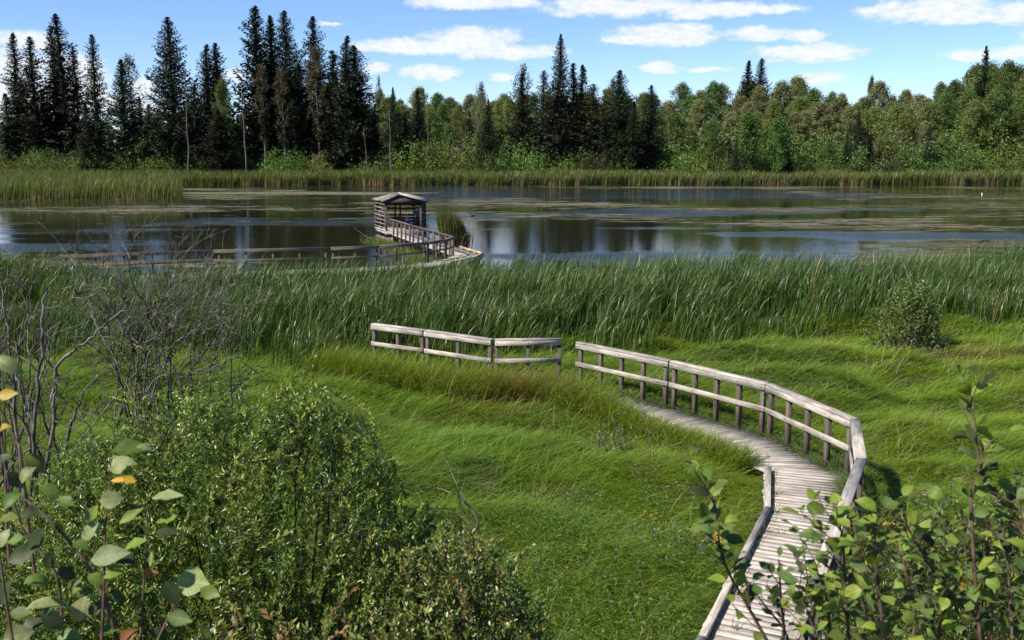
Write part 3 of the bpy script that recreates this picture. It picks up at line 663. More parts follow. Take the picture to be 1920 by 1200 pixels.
def spruce(kind, px, top, Y, wf, label, group=None, rz=None, base=None):
    """a spruce whose tip shows at (px, top) when it stands Y metres away"""
    tip = at_y(px, top, Y); x = float(tip[0]); g = float(gh(x, Y)); h = float(tip[2]) - g
    return put(kind, lambda k: make_spruce(**SPEC[k]), (x, Y, g - .1), rng.uniform(0, 6.3) if rz is None else rz, (h / 20 * wf * 1.14, h / 20 * wf * 1.14, h / 20 * 1.005), label, group, (rng.normal(0, .012), rng.normal(0, .012)))
SP = [('narrow', 22, 62, 182, .95, 'slim tall spruce nearest the left edge of the picture'),
      ('ragged', 57, 70, 181, 1.1, 'slim ragged spruce, second from the left edge'),
      ('slim', 97, 50, 184, .9, 'slim spruce pressed against the left side of the taller twin-topped spruce'),
      ('narrow2', 113, 28, 182, 1.15, 'tallest of the slim ragged spruces at the far left'),
      ('old', 137, 88, 183, .95, 'thin spruce close on the right of the tallest slim spruce'),
      ('slim', 172, 66, 180, .85, 'lone slim spruce with a bare lower stem, left of the round pale aspen'),
      ('full2', 226, 112, 178, 1.25, 'broad dark spruce in front of the pale thin aspen crown'),
      ('full', 318, 33, 178, 1.0, 'massive dark spruce with the widest crown, standing alone'),
      ('airy2', 389, 84, 190, 1.2, 'left one of two airy twin spruces with upswept branches'),
      ('airy', 409, 82, 191, 1.1, 'right one of two airy twin spruces with upswept branches'),
      ('airy', 473, 12, 178, 1.15, 'tallest spruce of all, with upswept open branches on its left'),
      ('full2', 507, 30, 181, .95, 'dark spruce wedged between two tall tips of the big clump'),
      ('dense', 537, 22, 179, .82, 'dark spruce forming the middle peak of the big clump'),
      ('ragged', 590, 32, 182, 1.0, 'tall pointed spruce rising behind grey brown aspens in the clump'),
      ('ragged', 622, 95, 186, 1.3, 'shorter spruce at the back between two peaks of the clump'),
      ('airy2', 650, 68, 177, 1.15, 'dense spruce with a slanting right side at the end of the clump'),
      ('dense', 664, 86, 179, 1.15, 'wide skirted spruce at the right foot of the big clump'),
      ('cone', 735, 164, 176, .8, 'short dark spruce behind the bare dead trunk'),
      ('cone', 784, 166, 180, .95, 'even cone shaped spruce right of the dead trunk'),
      ('cone', 915, 186, 176, 1.05, 'small dark conical spruce alone among pale trees'),
      ('ragged', 977, 138, 178, 1.2, 'dark spruce in front of a thin pale treetop near the middle'),
      ('old', 1018, 133, 178, 1.2, 'grey thin spruce left of the tall central spruce'),
      ('full', 1050, 65, 179, .62, 'tall central spruce standing well above the far woods'),
      ('slim', 1077, 119, 181, 1.0, 'thin spruce spire just right of the tall central spruce'),
      ('narrow2', 1089, 122, 180, 1.2, 'second thin spire right of the tall central spruce'),
      ('old', 1112, 158, 178, 1.6, 'blunt grey green spruce between the thin spires and the pointed one'),
      ('dense', 1163, 132, 178, 1.1, 'pointed dark spruce with a broad skirt right of the thin spires'),
      ('narrow2', 1190, 190, 175, 1.3, 'low ragged spruce at the right foot of the pointed dark spruce'),
      ('narrow', 1222, 160, 177, 1.25, 'last narrow spruce before the rounded aspen wood'),
      ('full2', 1398, 114, 215, 1.0, 'left one of a dark spruce pair above the aspen wood'),
      ('full', 1427, 110, 215, .85, 'right one of a dark spruce pair above the aspen wood'),
      ('cone', 1852, 87, 205, .8, 'single spruce tip above tall aspens near the right edge'),
      ('cone', 42, 150, 188, .9, 'squat dark spruce filling in behind the two leftmost slim ones'),
      ('full2', 78, 175, 186, 1.3, 'squat dark spruce low between the second and third slim spires'),
      ('cone', 160, 190, 176, 1.0, 'low bushy spruce left of the lone slim one'),
      ('full', 278, 195, 186, 1.3, 'low spruce between the broad dark one and the massive one'),
      ('cone', 262, 180, 190, .9, 'dim low spruce in the shade behind the broad dark one'),
      ('narrow2', 362, 160, 176, 1.3, 'ragged half dead spruce right beside the bare snag'),
      ('dense', 408, 205, 174, 1.3, 'dark skirted spruce below the twin airy spruces'),
      ('cone', 445, 215, 184, .9, 'short spruce behind the black snag post'),
      ('full2', 556, 120, 186, 1.4, 'dark spruce filling the heart of the big clump'),
      ('full', 612, 170, 178, 1.3, 'low dark spruce under the slanting spruce of the clump'),
      ('cone', 700, 205, 180, .8, 'small spruce at the far right foot of the big clump'),
      ('cone', 760, 215, 178, .9, 'low spruce between the dead trunk and the even cone'),
      ('narrow', 8, 175, 180, 1.6, 'dim spruce cut by the left edge of the picture'),
      ('cone', 1610, 205, 182, .7, 'dark young spruce buried in the right aspen wood'),
      ('cone', 1590, 245, 178, .8, 'smaller young spruce beside the buried dark one'),
      ('narrow2', 1632, 255, 177, 1.6, 'ragged young spruce right of the buried dark one'),
      ('cone', 1478, 265, 174, .9, 'small spruce in front of bright green alders'),
      ('cone', 1380, 255, 173, .55, 'tiny spruce at the shrub edge left of the bright alders'),
      ('cone', 1745, 232, 180, .6, 'young spruce in the shade right of the buried dark one')]
for kd, px, top, Yd, wf, lb in SP: spruce(kd, px, top, Yd, wf, lb, 'spruces beyond the pond')
for px in list(np.arange(-10, 690, 42)):
    px = px + rng.normal(0, 12)
    spruce(['cone', 'full', 'narrow2', 'dense'][rng.integers(4)], px, 230 + rng.normal(0, 12) - (18 if 430 < px < 680 else 0), 238 + rng.uniform(-6, 6), rng.uniform(.9, 1.4), 'low dark spruce in the shaded back row below the tall spruces', 'low spruces in the shaded back row')
# ---- broadleaf trees singled out
BSPEC = {'thin': dict(seed=41, H=16, rad=2.6, base=.42, nl=26, per=55, col=(.10, .105, .055), leaf=.24),
         'grey': dict(seed=42, H=16, rad=2.7, base=.22, nl=110, per=125, col=(.178, .190, .088), leaf=.22),
         'olive': dict(seed=43, H=16, rad=2.9, base=.20, nl=110, per=130, col=(.160, .200, .060), leaf=.22),
         'green': dict(seed=44, H=16, rad=3.0, base=.16, nl=95, per=130, col=(.098, .152, .044), leaf=.22),
         'bright': dict(seed=45, H=10, rad=2.7, base=.10, nl=46, per=130, col=(.075, .145, .03), leaf=.28),
         'brownish': dict(seed=46, H=16, rad=2.3, base=.30, nl=42, per=85, col=(.085, .075, .042), leaf=.22)}
def broad(kind, px, top, Y, wf, label, group=None):
    tip = at_y(px, top, Y); x = float(tip[0]); g = float(gh(x, Y)); h = float(tip[2]) - g; H = BSPEC[kind]['H']
    nm = 'alder_tree' if kind == 'bright' else 'aspen_tree'
    return put('b_' + kind, lambda k: make_broadleaf(name=nm, **BSPEC[k[2:]]), (x, Y, g - .1), rng.uniform(0, 6.3), (h / H * wf, h / H * wf, h / H), label, group)
for kd, px, top, Yd, wf, lb in [
    ('thin', 236, 98, 184, 1.15, 'pale thin leaved aspen showing above the broad dark spruce'),
    ('green', 410, 148, 176, .75, 'rounded green aspen in front of the twin airy spruces'),
    ('brownish', 490, 122, 175, .9, 'brownish aspen at the left front of the big spruce clump'),
    ('brownish', 528, 128, 175, 1.0, 'brownish aspen with a pale leaning trunk in the big clump'),
    ('brownish', 592, 84, 176, .95, 'tall brownish aspen hiding the lower half of the pointed spruce'),
    ('brownish', 628, 130, 177, .8, 'slim brownish aspen left of the slanting spruce'),
    ('thin', 968, 118, 182, .85, 'thin pale treetop rising left of the tall central spruce'),
    ('thin', 893, 152, 186, .75, 'half bare aspen with a straight dark stem left of the middle'),
    ('thin', 1140, 145, 184, .75, 'sparse pale aspen top behind the pointed dark spruce'),
    ('thin', 705, 140, 184, .35, 'nearly leafless thin pole of an aspen just right of the big clump'),
    ('bright', 1405, 215, 174, 1.1, 'bright green alder standing out before the grey aspens'),
    ('bright', 1462, 222, 173, 1.0, 'darker round alder right of the bright green one'),
    ('green', 1632, 143, 235, .42, 'small dome of a tree poking above the aspen wood')]:
    broad(kd, px, top, Yd, wf, lb)
# ---- the aspen woods: many alike
def top_line(px):
    return np.interp(px, [-150, 0, 300, 690, 760, 850, 900, 1000, 1130, 1200, 1240, 1290, 1380, 1450, 1520, 1640, 1730, 1775, 1820, 1900, 2000, 2080], [222, 226, 230, 184, 172, 184, 176, 182, 180, 174, 168, 158, 172, 166, 168, 175, 172, 148, 126, 120, 112, 112])
KINDS = {'grey': ('grey green aspen of the dense wood beyond the pond', 'grey green aspens of the far wood'),
         'olive': ('olive yellow aspen of the dense wood beyond the pond', 'olive aspens of the far wood'),
         'green': ('dark green leafy aspen of the dense wood beyond the pond', 'dark green aspens of the far wood')}
for row, (Y0, step, drop, x0, x1) in enumerate([(232, 24, 0, -60, 2060), (150, 26, 13, 680, 1225), (175, 30, 22, 680, 1225), (206, 34, 14, 1205, 2060), (191, 38, 34, 1205, 2060), (184, 44, 78, 690, 2060)]):
    px = x0 + rng.uniform(0, step)
    while px < x1:
        if row == 0 and px < 1215: Y1 = Y0 + (210 if px < 690 else 180)
        elif row in (1, 2): Y1 = Y0 + 180
        else: Y1 = Y0
        top = top_line(px) + drop * rng.uniform(.5, 1.2) + rng.normal(0, 9) + (abs(rng.normal(0, 8)) if row else 0)
        u = rng.random()
        if px < 700: kd = 'green' if u < .6 else 'olive'
        elif px < 1180: kd = 'olive' if u < .6 else ('green' if u < .85 else 'grey')
        elif px < 1390: kd = 'green' if u < .55 else 'grey'
        elif px < 1760: kd = 'grey' if u < .62 else ('olive' if u < .93 else 'green')
        else: kd = 'green' if u < .55 else 'olive'
        broad(kd, px, top, Y1 + rng.uniform(-5, 5), rng.uniform(1.0, 1.6) * (1.1 if row else 1.0), *KINDS[kd])
        px += step * rng.uniform(.7, 1.3)
# ---- shrubs on the far bank
SSPEC = {'lime': dict(seed=51, H=3.6, rad=2.4, col=(.125, .195, .036)), 'mid': dict(seed=52, H=4.0, rad=2.6, col=(.095, .150, .036)),
         'dull': dict(seed=53, H=4.0, rad=2.5, col=(.085, .115, .045)), 'gold': dict(seed=54, H=3.4, rad=2.1, col=(.18, .19, .05))}
SL = {'lime': ('light green leafy shrub in the thicket along the far bank', 'light green bank shrubs'), 'mid': ('mid green leafy shrub in the thicket along the far bank', 'mid green bank shrubs'),
      'dull': ('dull grey green willow shrub in the thicket along the far bank', 'dull green bank shrubs'), 'gold': ('yellowish shrub in the thicket along the far bank', 'yellowish bank shrubs')}
for row, (Y0, step, t0) in enumerate([(181, 38, 262), (176, 40, 284)]):
    px = -60 + rng.uniform(0, step)
    while px < 1990:
        top = t0 + rng.normal(0, 9) - (22 if px > 1330 and row == 0 else 0) - (6 if px > 690 else 0) + 8 * math.sin(px * .013)
        Yd = Y0 + rng.uniform(-1.5, 1.5) + max(0, (px - 960) / F * Y0) * .06
        kd = rng.choice(['lime', 'mid', 'dull', 'gold'], p=[.42, .33, .19, .06] if px > 260 else [.25, .4, .33, .02])
        tip = at_y(px, top, Yd); x = float(tip[0]); g = float(gh(x, Yd)); h = max(1.4, float(tip[2]) - g)
        put('s_' + kd, lambda k: make_shrub(**SSPEC[k[2:]]), (x, Yd, g - .05), rng.uniform(0, 6.3), (h / 4 * rng.uniform(.85, 1.2), h / 4 * rng.uniform(.85, 1.2), h / SSPEC[kd]['H']), *SL[kd])
        px += step * rng.uniform(.7, 1.3)
# ---- dead snags
def snag(px0, py0, px1, py1, Y, r0, label, limbs=8, seed=0, lim_len=2.2):
    r = np.random.default_rng(seed); a = at_y(px0, py0, Y); b_ = at_y(px1, py1, Y); g = float(gh(a[0], Y))
    root = thing('dead_tree', label, 'dead tree', (a[0], Y, g - .1)); mb = MB(); top = np.array([b_[0] - a[0], 0, b_[2] - g])
    P = np.array([top * t + np.array([r.normal(0, .08), r.normal(0, .08), 0]) * (t > 0) for t in np.linspace(0, 1, 8)]); mb.tube(P, np.linspace(r0, r0 * .3, 8), 7)
    mb.build('trunk', M['bark_grey'], root)
    for i in range(limbs):
        o, _ = lerp_poly(P, r.uniform(.3, .98)); az = r.uniform(0, 6.3); m2 = MB()
        L = lim_len * r.uniform(.4, 1.1); lp = wander(o, (math.cos(az), .5 * math.sin(az), r.uniform(-.1, .9)), L, 5, .22, .03, r); m2.tube(lp, np.linspace(.035, .01, 6), 4)
        q, qd = lerp_poly(lp, .55); m2.tube(wander(q, qd + r.normal(0, .6, 3), L * .4, 3, .2, .05, r), [.016, .013, .01, .007], 3)
        m2.build('limb', M['bark_grey'], root)
snag(461, 288, 453, 168, 173, .17, 'black leafless snag post left of the big spruce clump', 3, 1, .9)
snag(352, 292, 346, 122, 172, .15, 'grey leafless snag with bare limbs beside the massive spruce', 10, 2, 3.0)
snag(734, 312, 730, 205, 170, .15, 'pale leafless trunk with a fork standing in the shrubs', 5, 3, 1.6)
snag(800, 298, 802, 226, 172, .09, 'slim leafless stem in the shrubs right of the forked dead trunk', 6, 4, .9)
snag(690, 300, 682, 240, 172, .10, 'short grey stub in the shrubs left of the forked dead trunk', 3, 5, .7)
snag(896, 275, 893, 158, 183, .10, 'thin leafless stem before the pale trees left of the middle', 9, 6, 1.6)
# ================================================================== BOARDWALKS AND SHELTER
def P3(p, z): return np.array([p[0], p[1], z])
def deck_planks(Rl, Ll, z, root, mat, pitch=.145, gap=.012, th=.038, name='deck'):
    """cross planks, their ends following the two edge lines"""
    Rl = np.array(Rl); Ll = np.array(Ll); mb = MB()
    for a0, a1, b0, b1 in zip(Rl[:-1], Rl[1:], Ll[:-1], Ll[1:]):
        n = max(1, int(round(max(np.linalg.norm(a1 - a0), np.linalg.norm(b1 - b0)) / pitch)))
        for i in range(n):
            t0 = i / n; t1 = (i + 1) / n
            ra, rb = a0 + (a1 - a0) * t0, a0 + (a1 - a0) * t1; la, lb = b0 + (b1 - b0) * t0, b0 + (b1 - b0) * t1
            g = gap / pitch / 2; e = rng.normal(0, .012, 2); dz = rng.normal(0, .0022)
            q = [ra + (rb - ra) * g, ra + (rb - ra) * (1 - g), lb + (la - lb) * g, lb + (la - lb) * (1 - g)]
            dv = unit(ra - la) * e[0]; dw = unit(ra - la) * e[1]
            q[0] = q[0] + dv; q[1] = q[1] + dv; q[2] = q[2] + dw; q[3] = q[3] + dw
            V = [(*p, z + dz) for p in q] + [(*p, z - th + dz) for p in q]
            W = np.linalg.norm(ra - la); u0, v0 = rng.uniform(0, 90, 2)
            uv = [(u0, v0), (u0, v0 + .13), (u0 + W, v0 + .13), (u0 + W, v0)]
            mb.add(V, [(3, 2, 1, 0), (4, 5, 6, 7), (0, 1, 5, 4), (1, 2, 6, 5), (2, 3, 7, 6), (3, 0, 4, 7)], (), rng.uniform(.70, 1.14) * np.array([1, rng.uniform(.975, 1.01), rng.uniform(.95, 1.02)]), uv + [(a, b + .3) for a, b in uv])
    return mb.build(name, mat, root)
def railing(pts, zdeck, root, side, top=1.05, low=.53, nposts=3, rm='rail', pm='post', cap=(.15, .04), face=(.038, .108), rail_h=.10, zpost=-.35, endpad=.03, nposts_list=None):
    """sections of railing: cap, face board and lower rail on the walking side (side=+1 left of travel), posts behind"""
    for i, (a, b) in enumerate(zip(pts[:-1], pts[1:])):
        a = np.array(a); b = np.array(b); t = unit(b - a); nrm = np.array([-t[1], t[0]]) * side
        rl = bpy.data.objects.new('railing', None); COL.objects.link(rl); rl.parent = root
        zt = zdeck + top
        a2 = a + t * endpad; b2 = b - t * endpad
        m = MB(); m.board(P3(a2, zt - cap[1] / 2), P3(b2, zt - cap[1] / 2), cap[0], cap[1]); m.build('cap_board', M[rm], rl)
        fo = nrm * (.045 + face[0] / 2)
        m = MB(); m.board(P3(a2 + fo, zt - cap[1] - face[1] / 2 - .003), P3(b2 + fo, zt - cap[1] - face[1] / 2 - .003), face[0], face[1]); m.build('face_board', M[rm], rl)
        m = MB(); m.board(P3(a2 + fo, zdeck + low), P3(b2 + fo, zdeck + low), face[0], rail_h); m.build('lower_rail', M[rm], rl)
        n = nposts_list[i] if nposts_list else nposts
        if rm == 'rail':
            mbb = MB()
            for t_ in np.linspace(.045, .955, n + 2):
                p = P3(a + (b - a) * t_, 0); f3 = P3(nrm * (.045 + face[0]), 0)
                for zz in (zt - .095, zdeck + low):
                    q = p + f3 + [0, 0, zz]; mbb.tube([q - P3(nrm * .01, 0), q + P3(nrm * .006, 0)], [.011, .010], 6)
            mbb.build('bolt_heads', M['bark_dark'], rl)
        for t_ in np.linspace(.045, .955, n + 2):
            p = a + (b - a) * t_
            m = MB(); m.board(P3(p, zdeck + zpost), P3(p, zt - cap[1] - .002), .088, .088, up=(*t, 0)); m.build('post', M[pm], rl)
def kerb(pts, z, root, mat, w=.11, h=.09, lift=.075):
    m = MB()
    for a, b in zip(pts[:-1], pts[1:]):
        t = unit(np.array(b) - np.array(a)); m.board(P3(np.array(a) + t * .006, z + lift + h / 2), P3(np.array(b) - t * .006, z + lift + h / 2), w, h, bev=.008)
        L = np.linalg.norm(np.array(b) - np.array(a))
        for q in np.arange(.25, L, 1.1):
            c = np.array(a) + t * q; m.board(P3(c - t * .14, z + lift / 2), P3(c + t * .14, z + lift / 2), w * .9, lift - .004)
    m.build('kerb', M[mat], root)
ZD = .30
bw = thing('boardwalk', 'weathered grey boardwalk curving through the meadow with a railing on its right side', 'boardwalk', (0, 0, 0))
NB = 11
RAIL_D = RAIL[:NB]; LEFT_D = LEFT[:NB]
deck_planks(RAIL_D, LEFT_D, ZD, bw, M['deck'])
m = MB()
for off_ in (.15, 1.08):
    q = offset(RAIL_D, off_)
    for a, b in zip(q[:-1], q[1:]): m.board(P3(a, ZD - .13), P3(b, ZD - .13), .05, .16)
m.build('bearer', M['post'], bw)
RP = [tuple(p) for p in RAIL]
railing(RP[0:7] + [(1.53, 23.2)], ZD, bw, 1, nposts_list=[1, 1, 4, 2, 3, 3, 3])
railing([(1.21, 23.61), (-.44, 23.50), (-2.18, 24.76), (-3.64, 25.72)], ZD, bw, 1, nposts_list=[1, 1, 1])
kq = LEFT + unit(np.array(RAIL) - LEFT) * .07
def sub(poly, s0, s1, step=2.0):
    P = np.array(poly); c = np.concatenate([[0], np.cumsum(np.linalg.norm(np.diff(P, axis=0), axis=1))])
    ss = [s0] + [v for v in c if s0 < v < s1] + [s1]
    return [(np.interp(v, c, P[:, 0]), np.interp(v, c, P[:, 1])) for v in ss]
kc = np.concatenate([[0], np.cumsum(np.linalg.norm(np.diff(kq, axis=0), axis=1))])
kerb(sub(kq, 1.2, kc[4] - .02), ZD, bw, 'rail', h=.065, lift=.035, w=.09)
# ---- boardwalk over the water
FR = [(-19.38, 42.81), (-13.45, 45.13), (-8.39, 46.38), (-6.27, 47.16), (-4.17, 49.1), (-3.35, 50.6), (-3.05, 52.16), (-4.3, 55.5), (-6.1, 60.5), (-7.88, 65.6)]
FO = offset(FR, -1.55)
fb = thing('boardwalk', 'far boardwalk bending across the water to the roofed shelter', 'boardwalk', (0, 0, 0))
deck_planks(FO[::-1], np.array(FR)[::-1], .34, fb, M['deck'], pitch=.15)
m = MB()
for off_ in (-.12, -1.4):
    q = offset(FR, off_)
    for a, b in zip(q[:-1], q[1:]): m.board(P3(a, .22), P3(b, .22), .05, .17)
m.build('bearer', M['dkwood'], fb)
m = MB()
q0 = offset(FR, -.3); q1 = offset(FR, -1.25)
for a, b in zip(q0, q1):
    for c in (a, b): m.tube([(c[0], c[1], -.9), (c[0], c[1], .2)], [.09, .09], 8)
m.build('pile', M['dkwood'], fb)
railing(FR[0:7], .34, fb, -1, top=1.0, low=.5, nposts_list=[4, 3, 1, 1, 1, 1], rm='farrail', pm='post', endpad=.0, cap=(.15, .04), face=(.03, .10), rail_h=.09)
# the leg to the shelter has a close row of posts
rl = bpy.data.objects.new('railing', None); COL.objects.link(rl); rl.parent = fb
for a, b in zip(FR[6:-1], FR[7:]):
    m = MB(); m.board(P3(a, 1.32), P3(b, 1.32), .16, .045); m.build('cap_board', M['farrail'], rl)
    m = MB(); a_, b_ = np.array(a), np.array(b); t = unit(b_ - a_); nn = np.array([t[1], -t[0]]) * .06
    m.board(P3(a_ + nn, 1.22), P3(b_ + nn, 1.22), .036, .13); m.build('face_board', M['farrail'], rl)
    for q in np.arange(.2, np.linalg.norm(b_ - a_), 1.12):
        c = a_ + t * q; m = MB(); m.board(P3(c, -.1), P3(c, 1.295), .10, .10, up=(*t, 0)); m.build('post', M['post'], rl)
ko = offset(FR, -1.47)
kerb([tuple(p) for p in ko[4:8]], .34, fb, 'yelwood', w=.10, h=.10, lift=.05)
# ---- roofed shelter at the end
Yf, Yr = 68.4, 71.4; ZS = .36
def X_at(px, Yd): return (px - 960) / F * Yd * 1.0 * (1 / math.cos(PITCH)) if False else float(at_y(px, 400, Yd)[0])
fl, fr_, rl_, rr_ = np.array([X_at(724, Yf), Yf]), np.array([X_at(789, Yf), Yf]), np.array([X_at(704.5, Yr), Yr]), np.array([X_at(797, Yr), Yr])
sh = thing('viewing_shelter', 'small open sided timber shelter with a gable roof standing in the pond', 'shelter', (0, 0, 0))
ZE = 2.30
def post(p, h=ZE, w_=.13): m = MB(); m.board(P3(p, -.7), P3(p, h), w_, w_, up=(0, 1, 0)); m.build('post', M['dkwood'], sh)
for p in (fl, fr_, rl_, rr_): post(p)
for px in (741, 750.5, 776): post(np.array([X_at(px, Yr), Yr]), 2.55, .11)
mid_l = (fl + rl_) / 2; mid_r = (fr_ + rr_) / 2
post(mid_l, ZE, .10); post(mid_r, ZE, .10)
# floor
m = MB(); nn = 22
for i in range(nn):
    t0, t1 = i / nn, (i + 1) / nn; a = fl + (rl_ - fl) * (t0 + t1) / 2; b = fr_ + (rr_ - fr_) * (t0 + t1) / 2
    m.board(P3(a - [.12, 0], ZS - .02), P3(b + [.12, 0], ZS - .02), (Yr - Yf) / nn - .012, .04)
m.board(P3(fl + [-.1, -.06], ZS - .16), P3(fr_ + [.1, -.06], ZS - .16), .05, .2); m.board(P3(rl_, ZS - .14), P3(rr_, ZS - .14), .05, .2)
m.board(P3(fl, ZS - .15), P3(rl_, ZS - .15), .05, .18); m.board(P3(fr_, ZS - .15), P3(rr_, ZS - .15), .05, .18)
m.build('floor', M['deck'], sh)
def slats(a, b, zs, out, nm='slat_wall', w_=.062, mat='slat'):
    m = MB(); t = unit(b - a); n_ = np.array([t[1], -t[0]]) * out
    for z in zs: m.board(P3(a + n_ * .085, z), P3(b + n_ * .085, z), .032, w_)
    m.build(nm, M[mat], sh)
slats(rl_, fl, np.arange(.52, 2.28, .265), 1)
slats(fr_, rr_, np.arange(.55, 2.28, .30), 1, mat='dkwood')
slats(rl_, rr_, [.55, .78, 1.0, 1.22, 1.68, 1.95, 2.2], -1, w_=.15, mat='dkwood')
# roof: two slopes of boards on rafters, gable boards at both ends
rf = np.array([X_at(751, Yf - .35), Yf - .35]); rb = np.array([X_at(746, Yr + .3), Yr + .3]); ZR = 2.78
el_f = np.array([X_at(719.5, Yf - .35), Yf - .35]); er_f = np.array([X_at(799, Yf - .35), Yf - .35])
el_b = np.array([X_at(698, Yr + .3), Yr + .3]); er_b = np.array([X_at(805, Yr + .3), Yr + .3])
roof = bpy.data.objects.new('roof', None); COL.objects.link(roof); roof.parent = sh
for nm_, e_f, e_b in (('roof_slope', el_f, el_b), ('roof_slope', er_f, er_b)):
    m = MB(); nb = 11
    for i in range(nb):
        t = (i + .5) / nb; a = P3(rf + (rb - rf) * t, ZR); b = P3(e_f + (e_b - e_f) * t, ZE + .02); b = b + unit(b - a) * rng.uniform(-.02, .10)
        d = unit(b - a); up = unit(np.cross(np.cross(d, [0, 0, 1]), d)); up = up if up[2] > 0 else -up
        m.board(a + up * (.03 + .012 * (i % 2)), b + up * (.03 + .012 * (i % 2)), (Yr - Yf + .65) / nb + .03 * (i % 2), .026, up=up)
    m.build(nm_, M['rail'], roof)
m = MB(); m.board(P3(rf, ZR - .05), P3(rb, ZR - .05), .06, .12)
for t in (0.06, .5, .94):
    for e_f, e_b in ((el_f, el_b), (er_f, er_b)):
        a = P3(rf + (rb - rf) * t, ZR - .055); b = P3(e_f + (e_b - e_f) * t, ZE - .055); m.board(a, b, .06, .11)
m.build('rafter', M['dkwood'], roof)
for f_, e0, e1 in ((rf + [0, .12], el_f + [.30, .12], er_f + [-.30, .12]), (rb - [0, .12], el_b + [.3, -.12], er_b + [-.3, -.12])):
    m = MB(); d = .02
    A = P3(f_, ZR - .10); B = P3(e0, ZE - .02); Cc = P3(e1, ZE - .02)
    V = [A + [0, -d, 0], B + [0, -d, 0], Cc + [0, -d, 0], A + [0, d, 0], B + [0, d, 0], Cc + [0, d, 0]]
    m.add(V, [(0, 3, 4, 1), (1, 4, 5, 2), (2, 5, 3, 0)], [(0, 1, 2), (3, 5, 4)], .8, [(v[2] * 3, v[0]) for v in V]); m.build('gable_board', M['dkwood'], roof)
m = MB()
for e0, e1 in ((fl, fr_), (rl_, rr_), (fl, rl_), (fr_, rr_)): m.board(P3(e0, ZE - .07), P3(e1, ZE - .07), .05, .15)
m.build('tie_beam', M['dkwood'], sh)
m = MB(); bl, br = rl_ + np.array([.25, -.35]), rr_ + np.array([-.25, -.35])
m.board(P3(bl, ZS + .40), P3(br, ZS + .40), .30, .045)
for t in (.06, .5, .94):
    c = bl + (br - bl) * t; m.board(P3(c, ZS), P3(c, ZS + .375), .25, .07, up=(0, 1, 0))
m.build('bench', M['dkwood'], sh)
